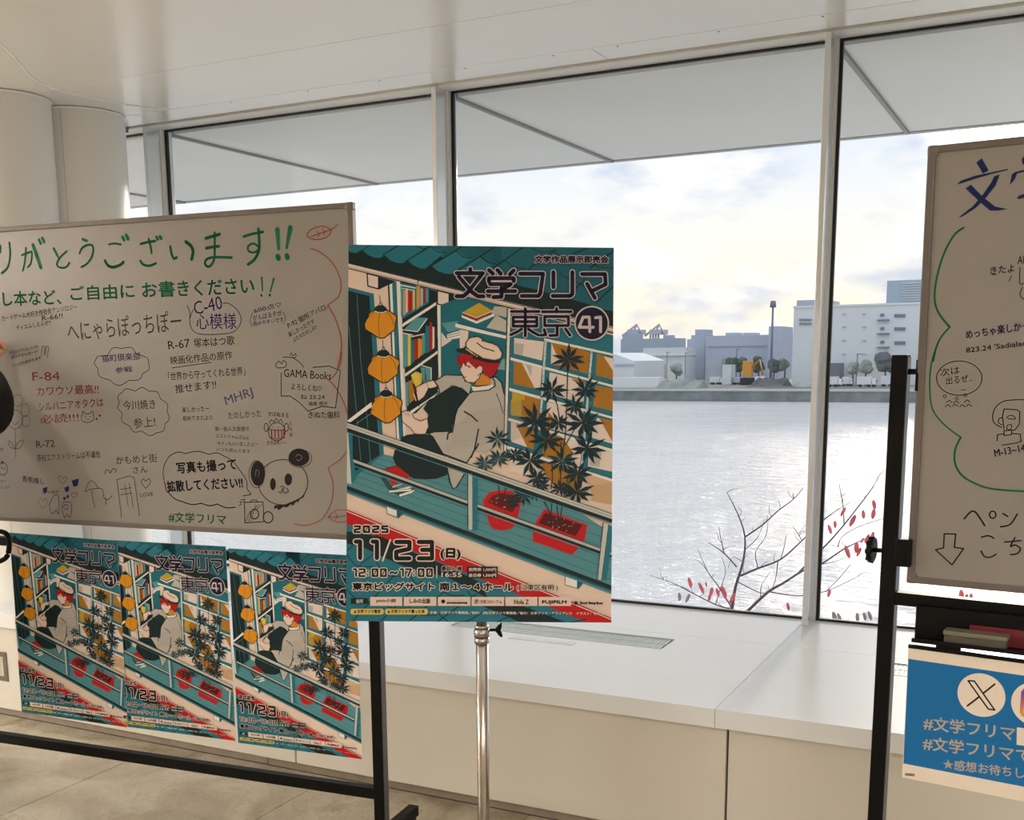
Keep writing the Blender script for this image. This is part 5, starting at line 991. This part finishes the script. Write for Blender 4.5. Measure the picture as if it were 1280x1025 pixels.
# ---- right board
RB = Sheet((-.3027, 2.5499, 1.9097), -.1099, .0288); YR = -.1099; WR = 1.2
r2 = thing('whiteboard', 'right whiteboard with green bracket lines and a down arrow, cut by the frame', 'whiteboard', (-.3027, 2.5499, 0), YR, 'whiteboards on wheeled stands')
bpy.context.view_layer.update()
board(r2, RB, WR, .9)
stand(r2, YR, -.036, WR+.036, .020, 1.497, 1.077, .989)
r = r2
def R1(*P): return [(1110+x/6.406, 140+y/6.406) for x, y in P]
def R2(*P): return [(1060+x/3.418, 150+y/3.418) for x, y in P]
def R3(*P): return [(1060+x/3.305, 430+y/3.305) for x, y in P]
NB = (14, 34, 82); DP = (46, 22, 78)
inkobj('large_title', RB, [('p', NB, R1((708, 405), (752, 370), (806, 470), (760, 492))), ('p', NB, R1((550, 582), (585, 550), (700, 510), (960, 455), (960, 465), (820, 500), (700, 535), (600, 568))), ('p', NB, R1((850, 515), (895, 500), (860, 590), (775, 700), (700, 770), (600, 835), (568, 848), (580, 832), (680, 755), (765, 655), (830, 560))), ('up',),
   ('p', NB, R1((622, 612), (665, 582), (760, 680), (860, 758), (960, 778), (880, 790), (818, 790), (730, 715))), ('p', NB, R1((976, 585), (992, 500), (1020, 480), (1140, 450), (1140, 470), (1035, 492), (1015, 540))), ('p', NB, R1((1070, 380), (1095, 345), (1140, 380), (1120, 430), (1080, 420))), ('p', DP, R1((1030, 692), (1050, 670), (1140, 640), (1140, 672), (1050, 698)))], r2, 'large dark blue title strokes')
inkobj('green_bracket', RB, [('c', 2.4, GREEN, R2((495, 460), (455, 490), (415, 560), (385, 650), (370, 750), (385, 820), (435, 885))), ('c', 2.0, GREEN, R2((435, 885), (400, 925), (378, 970), (365, 1030))), ('c', 1.8, GREEN, R3((370, 0), (345, 80), (338, 180), (350, 270), (400, 335), (466, 385))), ('c', 2.3, GREEN, R3((466, 385), (442, 440), (445, 500), (480, 550), (560, 590), (640, 603), (760, 610)))], r2, 'green marker bracket line')
inkobj('handwritten_note', RB, [('t', 'きたよ', 1238, 343, 1268, 340, 9, MBLK, .1), ('s', .8, MBLK, [(1240, 343.5), (1246, 343)]), ('s', .8, MBLK, R2((698, 665), (688, 690))), ('t', 'AR', 1272, 330, 1284, 329, 9, MBLK, .1), ('c', 1, MBLK, R2((735, 630), (735, 700), (760, 690))), ('c', 1, MBLK, R2((745, 715), (735, 745), (750, 765), (765, 755)))], r2)
inkobj('handwritten_note', RB, [('t', 'めっちゃ楽しかった!', 1208, 424, 1300, 410, 11, MBLUE, .2), ('t', "823.24 'Sadialaconi", 1208, 441, 1298, 430, 6.5, MBLK, .1)], r2, 'note in dark blue marker')
inkobj('ringed_note', RB, [('e', *R3((460, 141))[0], 28.5, 21.5, 1, MBLK), ('t', '次は', 1176, 471, 1200, 467, 10, MBLK), ('t', '出るぜ‥', 1183, 481, 1216, 477, 10, MBLK), ('s', .7, MBLK, R3((468, 190), (488, 188))), ('e', *R3((400, 216))[0], 1.8, 1.8, .7, MBLK), ('e', *R3((450, 225))[0], 1.8, 1.8, .7, MBLK), ('e', *R3((485, 212))[0], 1.8, 1.8, .7, MBLK)]+[('c', .9, MBLK, R3((x, y), (x+10, y-9), (x+22, y))) for x, y in ((408, 242), (402, 260), (432, 258), (436, 245), (462, 260), (482, 240), (490, 258))], r2)
inkobj('portrait_doodle', RB, [('c', 1.1, MBLK, R3((635, 345), (600, 320), (605, 270), (640, 238), (700, 230), (760, 232))), ('s', 1.1, MBLK, R3((645, 350), (638, 300), (645, 268), (700, 272), (710, 280), (708, 330), (690, 355), (650, 358))), ('s', 1.1, MBLK, R3((645, 355), (645, 378), (675, 375), (678, 355))), ('s', 1.1, MBLK, R3((645, 370), (618, 375), (616, 400))), ('s', 1.1, MBLK, R3((678, 370), (712, 372), (716, 405))), ('s', 1.1, MBLK, R3((636, 418), (700, 408), (712, 402))),
   ('c', .9, MBLK, R3((655, 305), (668, 295), (685, 298), (690, 310), (660, 308))), ('c', .9, MBLK, R3((655, 350), (660, 335), (675, 335), (672, 352), (655, 352))), ('c', 1, MBLK, R3((638, 305), (625, 308), (622, 325), (638, 335))), ('t', 'M-13~14', 1244, 571, 1282, 564, 9, MBLK, .15)], r2, 'side portrait with booth number')
inkobj('pen_notice', RB, [('c', 2, MBLK, R3((480, 722), (520, 690), (565, 750))), ('e', *R3((598, 705))[0], 4, 4.5, 1.6, MBLK), ('s', 1.8, MBLK, R3((640, 700), (660, 712))), ('c', 1.8, MBLK, R3((630, 755), (670, 745), (700, 702))), ('c', 1.8, MBLK, R3((552, 798), (580, 792), (603, 802))), ('c', 1.8, MBLK, R3((550, 855), (565, 878), (590, 880), (612, 868))), ('c', 1.8, MBLK, R3((648, 818), (715, 812))), ('c', 1.8, MBLK, R3((690, 800), (672, 835), (690, 830), (712, 845), (700, 865), (672, 870)))], r2, 'large black kana')
inkobj('down_arrow', RB, [('s', 1.7, MBLK, R3((398, 784), (395, 842), (362, 850), (430, 912), (478, 845), (440, 840), (445, 785), (398, 784)))], r2, 'outlined down arrow')
# pen tray hung on the crossbar, with eraser and box in it
Mr = r2.matrix_world
tray = obj('pen_tray', boxes([(.030, WR-.03, -.010, .004, .890, .968), (.034, WR-.034, -.052, -.010, .8975, .902), (.034, WR-.034, -.054, -.051, .8975, .907)], bev=.001), mat('black_tray_steel', (7, 7, 9), .5, spec=.2), r2)
er = thing('board_eraser', 'grey felt board eraser lying in the black pen tray', 'eraser', Mr @ Vector((.157, -.0315, .9025)), YR)
obj('felt_block', boxes([(-.060, .060, -.0165, .0165, 0, .018)], bev=.003), mat('grey_felt', (92, 88, 80), .95, bump=.4, scale=300), er)
obj('eraser_back', boxes([(-.062, .062, -.018, .018, .018, .028)], bev=.003), mat('olive_grey_plastic', (118, 114, 100), .5), er)
rb = obj('marker_box', boxes([(0, .23, -.008, .008, 0, .030)], bev=.002), mat('dark_red_cardboard', (112, 22, 38), .6), label='long dark red marker box behind the eraser in the tray', cat='box')
rb.location = Mr @ Vector((.105, -.0095-.0005, .8885)); rb.rotation_euler = (0, 0, YR)
rb.location = Mr @ Vector((.14, -.0125, .9025)); rb.scale = (1, .25, 1.25)
# blue hashtag notice hanging under the tray
SG = Sheet((-.2811, 2.5029, .8861), -.1505, .0286); SW, SH = .42, .297
sg = thing('notice', 'blue and white social media notice hanging below the pen tray', 'sign'); sg.matrix_world = SG.matrix()
obj('notice_sheet', boxes([(0, SW, -SH, 0, -.003, 0)], bev=.0004), M_paper, sg)
obj('magnetic_strip', boxes([(0, SW, -.004, .004, -.004, .0015)]), M_black, sg)
obj('hook', boxes([(.055, .105, .002, .018, -.004, -.002), (.06, .07, .004, .016, -.002, .002), (.082, .1, .004, .016, -.002, .002)], bev=.0005), M_black, sg)
sa = Art(clip=(SW, SH)); ks = abs(SG.ab(1140, 900)[1]-SG.ab(1140, 901)[1])
def S3(*P): return [SG.ab(1060+x/3.359, 720+y/3.359) for x, y in P]
def S4(*P): return [SG.ab(1110+x/5.259, 830+y/5.259) for x, y in P]
BL = (24, 112, 178); CRM = (238, 226, 212)
sa.poly([(0, .0), (SW, 0), (SW, SH), (0, SH)], CRM); sa.up()
y0 = S3((250, 347))[0][1]; y1 = S4((110, 655))[0][1]
sa.poly([(.0015, y0), (SW, y0+.002), (SW, y1), (.0015, y1)], BL); sa.up()
c1 = S4((613, 204))[0]; sa.disc(c1, .0465, CRM, 48); c2 = (c1[0]+.104, c1[1]+.002); sa.disc(c2, .0465, CRM, 48); sa.up()
X_ = S4((527, 110), (568, 112), (702, 302), (660, 296)); sa.line(X_, .0032, BLK, True); sa.up()
sa.line(S4((702, 132), (630, 190)), .0036, BLK); sa.line(S4((600, 215), (522, 275)), .0036, BLK); sa.up()
# gradient rounded square with a ring, on the second disc
for i in range(24):
    t = i/24; c = tuple(int(a+(b-a)*t) for a, b in zip((110, 60, 190), (250, 170, 60))) if t < 1 else 0
    yy = c2[1]-.029+.058*t; wv = .029 if 1 < i < 22 else .026
    sa.poly([(c2[0]-wv, yy), (c2[0]+wv, yy), (c2[0]+wv, yy+.0026), (c2[0]-wv, yy+.0026)], c)
sa.up(); sa.line([(c2[0]+.013*cos(2*pi*i/24), c2[1]+.013*sin(2*pi*i/24)) for i in range(24)], .0034, CRM, True); q_ = .0205
sa.line([(c2[0]-q_, c2[1]-q_), (c2[0]+q_, c2[1]-q_), (c2[0]+q_, c2[1]+q_), (c2[0]-q_, c2[1]+q_)], .0034, CRM, True); sa.up()
def stx(t, a, b, h, c=CRM, g=.25):
    A, Bq = S4(a, b); sa.text(t, A, (Bq[0], A[1]+(Bq[1]-A[1])), h*ks, c, grow=g*ks, shifts=6)
stx('#文学フリマ', (235, 428), (835, 505), 17, CRM, .35); stx('#文学フリマで', (232, 560), (940, 652), 17, CRM, .35); stx('★感想お待ちしています', (365, 688), (1230, 795), 12.5, CRM, .25)
P = S4((848, 415), (1200, 465), (1200, 580), (846, 530)); sa.poly(P, CRM); sa.up(); 
A, Bq = S4((112, 732), (174, 737)); sa.poly([A, Bq, (Bq[0], Bq[1]-.0055), (A[0], A[1]-.0055)], (60, 56, 58)); sa.up(); sa.text('東京流通', (A[0]+.001, A[1]-.0012), (Bq[0]-.001, Bq[1]-.0012), .0032, CRM)
pr = bpy.data.objects.new('printed_notice', sa.mesh('printed_notice', INK)); COL.objects.link(pr); pr.parent = sg; pr.matrix_world = SG.matrix()

# ---- chrome poster stand
def seg_pt(s, a, b, off=0): return s.o+s.u*a+s.v*b+s.n*off
ps = thing('poster_stand', 'chrome single-pole poster stand with black wing knob', 'stand', (-1.228, 2.352, 0))
bm = bmesh.new(); cyl(bm, (0, 0, .03), (0, 0, .862), .0148, seg=28); obj('lower_pole', bm, M_steel, ps)
bm = bmesh.new(); cyl(bm, (0, 0, .86), (0, .0, 1.30), .0125, seg=28); obj('upper_pole', bm, M_steel, ps)
bm = bmesh.new(); cyl(bm, (0, 0, .826), (0, 0, .840), .0178, seg=28); cyl(bm, (0, 0, .842), (0, 0, .862), .0188, seg=28); cyl(bm, (0, 0, .863), (0, 0, .870), .0165, seg=28); obj('clamp_collar', bm, M_steel, ps)
kd = Vector((R_.x, R_.y, 0)).normalized(); c0 = Vector((0, 0, .858)); bm = bmesh.new(); cyl(bm, c0+kd*.016, c0+kd*.036, .0035, seg=10); cyl(bm, c0+kd*.034, c0+kd*.044, .007, .008, seg=12)
for s_ in (1, -1): tube(bm, [c0+kd*.040, c0+kd*.044+Vector((0, 0, s_*.010)), c0+kd*.048+Vector((0, 0, s_*.017))], [.006, .0055, .003], 8)
obj('wing_knob', bm, M_black, ps)
bm = bmesh.new(); cyl(bm, (0, 0, .0), (0, 0, .012), .17, .165, seg=40); cyl(bm, (0, 0, .012), (0, 0, .034), .03, .018, seg=28); obj('round_base', bm, M_steel, ps)
bm = bmesh.new()
for a, b in ((.12, .45), (PW-.12, .45)):
    p = seg_pt(main_sheet, a, b, -.0075)-ps.location; tube(bm, [Vector((0, .012, 1.28)), p], .004, 8)
tube(bm, [seg_pt(main_sheet, .08, .45, -.0075)-ps.location, seg_pt(main_sheet, PW-.08, .45, -.0075)-ps.location], .004, 8)
tube(bm, [Vector((0, .0, .875)), seg_pt(main_sheet, PW/2, PH-.03, -.0078)-ps.location], .004, 8)
obj('support_arm', bm, M_steel, ps)

# ---- socket plate in the bench front
so = thing('wall_socket', 'brown framed socket plate set low in the bench front at the left edge', 'socket', (-4.035, 3.2235, .16))
obj('cover_plate', boxes([(-.09, .062, -.003, 0, 0, .13)], bev=.0015), mat('brown_grey_plate', (112, 100, 86), .5), so)
obj('socket_face', boxes([(-.07, .042, -.0045, -.0028, .022, .108)], bev=.001), mat('pale_socket_face', (196, 190, 178), .5), so)
obj('socket_slot', boxes([(-.03, -.024, -.005, -.0044, .05, .08), (.004, .010, -.005, -.0044, .05, .08)]), M_gap, so)

# ================================================================== PERSON writing at the left edge
def skin_mesh(name, V, E, Rr, m, parent, root=0, sub=2):
    me = bpy.data.meshes.new(name); me.from_pydata(V, E, []); o = bpy.data.objects.new(name, me); COL.objects.link(o)
    s_ = o.modifiers.new('s', 'SKIN'); s_.use_smooth_shade = True; s_.use_x_symmetry = False
    for i, rr in enumerate(Rr):
        sv = me.skin_vertices[0].data[i]; sv.radius = rr if isinstance(rr, tuple) else (rr, rr); sv.use_root = (i == root)
    d = o.modifiers.new('d', 'SUBSURF'); d.levels = sub; d.render_levels = sub
    bpy.context.view_layer.update()
    nm = bpy.data.meshes.new_from_object(o.evaluated_get(bpy.context.evaluated_depsgraph_get()))
    bpy.data.objects.remove(o); nm.name = name; nm.materials.clear(); nm.materials.append(m)
    for p in nm.polygons: p.use_smooth = True
    o = bpy.data.objects.new(name, nm); COL.objects.link(o); o.parent = parent; return o
pe = thing('person', 'person in a black long-sleeved coat reaching out to write on the left whiteboard', 'person', (-3.26, 2.02, 0))
M_skin = mat('skin', (222, 160, 120), .55, var=.04); M_coat = mat('black_wool_coat', (20, 19, 22), .9, var=.2, scale=80, bump=.2); M_hair = mat('black_hair', (28, 22, 20), .5, var=.3, scale=60); M_trs = mat('dark_trousers', (34, 34, 42), .85)
# joints relative to the person's root; the right hand meets the board
SHR = (.185, .03, 1.30); ELR = (.520, .24, 1.365); WRR = (.322, .372, 1.478); HAR = (.315, .415, 1.515)
body_v = [(0, 0, .92), (0, 0, 1.10), (0, 0, 1.28), (0, .01, 1.40), (0, .02, 1.47), (0, .03, 1.56), SHR, ELR, WRR, (-.165, 0, 1.30), (-.21, .03, 1.05), (-.18, .12, .84), (.09, 0, .88), (.10, .01, .48), (.10, -.01, .09), (-.09, 0, .88), (-.10, .02, .48), (-.10, .0, .09), (.10, .12, .04), (-.10, .13, .04), (0, .035, 1.64)]
body_e = [(0, 1), (1, 2), (2, 3), (3, 4), (4, 5), (5, 20), (2, 6), (6, 7), (7, 8), (2, 9), (9, 10), (10, 11), (0, 12), (12, 13), (13, 14), (0, 15), (15, 16), (16, 17), (14, 18), (17, 19)]
body_r = [(.15, .10), (.13, .09), (.14, .09), .06, .05, (.075, .09), .05, .036, .026, .05, .036, .024, .08, .055, .035, .08, .055, .035, .035, .035, (.07, .085)]
skin_mesh('body', body_v, body_e, body_r, M_skin, pe)
skin_mesh('coat', [(0, 0, .62), (0, 0, .92), (0, 0, 1.12), (0, 0, 1.30), (0, .01, 1.405), SHR, ELR, WRR, (-.165, 0, 1.30), (-.21, .03, 1.05), (-.185, .11, .87)], [(0, 1), (1, 2), (2, 3), (3, 4), (3, 5), (5, 6), (6, 7), (3, 8), (8, 9), (9, 10)],
          [(.17, .13), (.18, .14), (.165, .13), (.17, .12), .075, .092, .084, .046, .085, .06, .045], M_coat, pe, 1)
skin_mesh('trousers', [(0, 0, .9), (.09, 0, .86), (.10, .01, .48), (.10, -.01, .11), (-.09, 0, .86), (-.10, .02, .48), (-.10, 0, .11)], [(0, 1), (1, 2), (2, 3), (0, 4), (4, 5), (5, 6)], [(.16, .11), .10, .075, .06, .10, .075, .06], M_trs, pe)
for s_ in (1, -1):
    bm = bmesh.new(); box(bm, s_*.10-.045, s_*.10+.045, -.08, .19, 0, .085, bev=.03); obj('shoe', bm, M_black, pe)
# hand closed round a pen
def v3(a, b): return tuple(x+y for x, y in zip(a, b))
W0 = WRR
hv = [v3(W0, (0, 0, 0)), v3(W0, (-.01, .028, .035)), v3(W0, (-.018, .04, .06))]; he = [(0, 1), (1, 2)]; hr = [(.026, .022), (.036, .018), (.036, .016)]
for i, (dx, L1) in enumerate(((-.045, .028), (-.03, .032), (-.012, .034), (.006, .030))):
    k = len(hv); hv += [v3(W0, (dx, .046, .072)), v3(W0, (dx+.004, .062, .076+L1*.4)), v3(W0, (dx+.012, .074, .066))]; he += [(2, k), (k, k+1), (k+1, k+2)]; hr += [.0095, .009, .0075]
k = len(hv); hv += [v3(W0, (.018, .035, .05)), v3(W0, (.018, .06, .062))]; he += [(1, k), (k, k+1)]; hr += [.012, .009]
skin_mesh('hand', hv, he, hr, M_skin, pe, 0, 2)
hv = [(-.185, .12, .84), (-.185, .14, .79), (-.185, .15, .76)]; he = [(0, 1), (1, 2)]; hr = [.022, (.018, .034), (.014, .034)]
for i, dy in enumerate((-.028, -.01, .009, .027)):
    k = len(hv); hv += [(-.185, .155+dy, .735), (-.178, .158+dy, .705), (-.168, .155+dy, .685)]; he += [(2, k), (k, k+1), (k+1, k+2)]; hr += [.0095, .009, .0075]
k = len(hv); hv += [(-.17, .175, .77), (-.16, .188, .745)]; he += [(1, k), (k, k+1)]; hr += [.012, .009]
skin_mesh('hand', hv, he, hr, M_skin, pe, 0, 2)
hc = Vector((0, .035, 1.625)); bm = bmesh.new(); q0 = bmesh.ops.create_icosphere(bm, subdivisions=4, radius=1)
for v in q0['verts']:
    v.co = Vector((v.co.x*.092, v.co.y*.105, v.co.z*.118))+hc+Vector((0, -.012, .012))
bmesh.ops.delete(bm, geom=[v for v in bm.verts if v.co.y > hc.y+.045 and v.co.z < hc.z+.055], context='VERTS')
for f in bm.faces: f.smooth = True
obj('hair', bm, M_hair, pe)
for s_ in (1, -1):
    bm = bmesh.new(); bmesh.ops.create_icosphere(bm, subdivisions=2, radius=.011, matrix=Matrix.Translation(hc+Vector((s_*.032, .082, .005)))); obj('eye', bm, mat('eye_white', (236, 232, 226), .3), pe)
    bm = bmesh.new(); bmesh.ops.create_icosphere(bm, subdivisions=2, radius=.0055, matrix=Matrix.Translation(hc+Vector((s_*.032, .0915, .005)))); obj('pupil', bm, M_hair, pe)
    bm = bmesh.new(); bmesh.ops.create_icosphere(bm, subdivisions=2, radius=1, matrix=Matrix.Translation(hc+Vector((s_*.083, -.005, .0))) @ Matrix.Diagonal((.010, .018, .03, 1))); obj('ear', bm, M_skin, pe)
bm = bmesh.new(); tube(bm, [hc+Vector((0, .082, .012)), hc+Vector((0, .105, -.018)), hc+Vector((0, .09, -.028))], [.008, .013, .009], 10); obj('nose', bm, M_skin, pe)
bm = bmesh.new(); tube(bm, [hc+Vector((-.022, .078, -.05)), hc+Vector((0, .088, -.048)), hc+Vector((.022, .078, -.05))], [.003, .006, .003], 8); obj('mouth', bm, mat('lips', (190, 104, 96), .5), pe)
mk = thing('marker_pen', 'black marker pen held in the writing hand at the board', 'pen', pe.location+Vector(v3(W0, (-.012, .060, .050))))
bm = bmesh.new(); cyl(bm, (.03, -.05, .03), (0, .0, .0), .0075, seg=14); obj('barrel', bm, M_black, mk)
bm = bmesh.new(); cyl(bm, (0, 0, 0), (-.009, .014, -.009), .0055, .002, seg=12); obj('tip', bm, M_gap, mk)
# shoulder bag with its strap hanging by the coat
bg_ = thing('shoulder_bag', 'black shoulder bag with a curling strap below the board at the left edge', 'bag', (-3.16, 2.34, .62))
def bp_(x, y, Y=2.34): p = far(x, y, Y); return p-bg_.location
obj('bag_body', boxes([(-.13, .10, -.05, .05, 0, .22)], bev=.025), M_coat, bg_)
bm = bmesh.new(); tube(bm, [bp_(x, y) for x, y in spline([(-34, 700), (-28, 668), (-10, 664), (6, 666), (11.5, 676), (9.5, 694), (1, 701), (-14, 704), (-26, 716), (-34, 745)], 5)], .0078, 8); obj('strap', bm, M_black, bg_)
bm = bmesh.new(); B0 = bg_.location
tube(bm, [Vector(p)-B0 for p in ((-3.20, 2.33, .83), (-3.24, 2.27, 1.0), (-3.30, 2.18, 1.22), (-3.345, 2.09, 1.385), (-3.37, 2.0, 1.40), (-3.36, 1.90, 1.33), (-3.25, 1.86, 1.1), (-3.10, 1.93, .96), (-3.06, 2.12, .88), (-3.09, 2.31, .83))], .008, 6)
obj('shoulder_strap', bm, M_black, bg_)
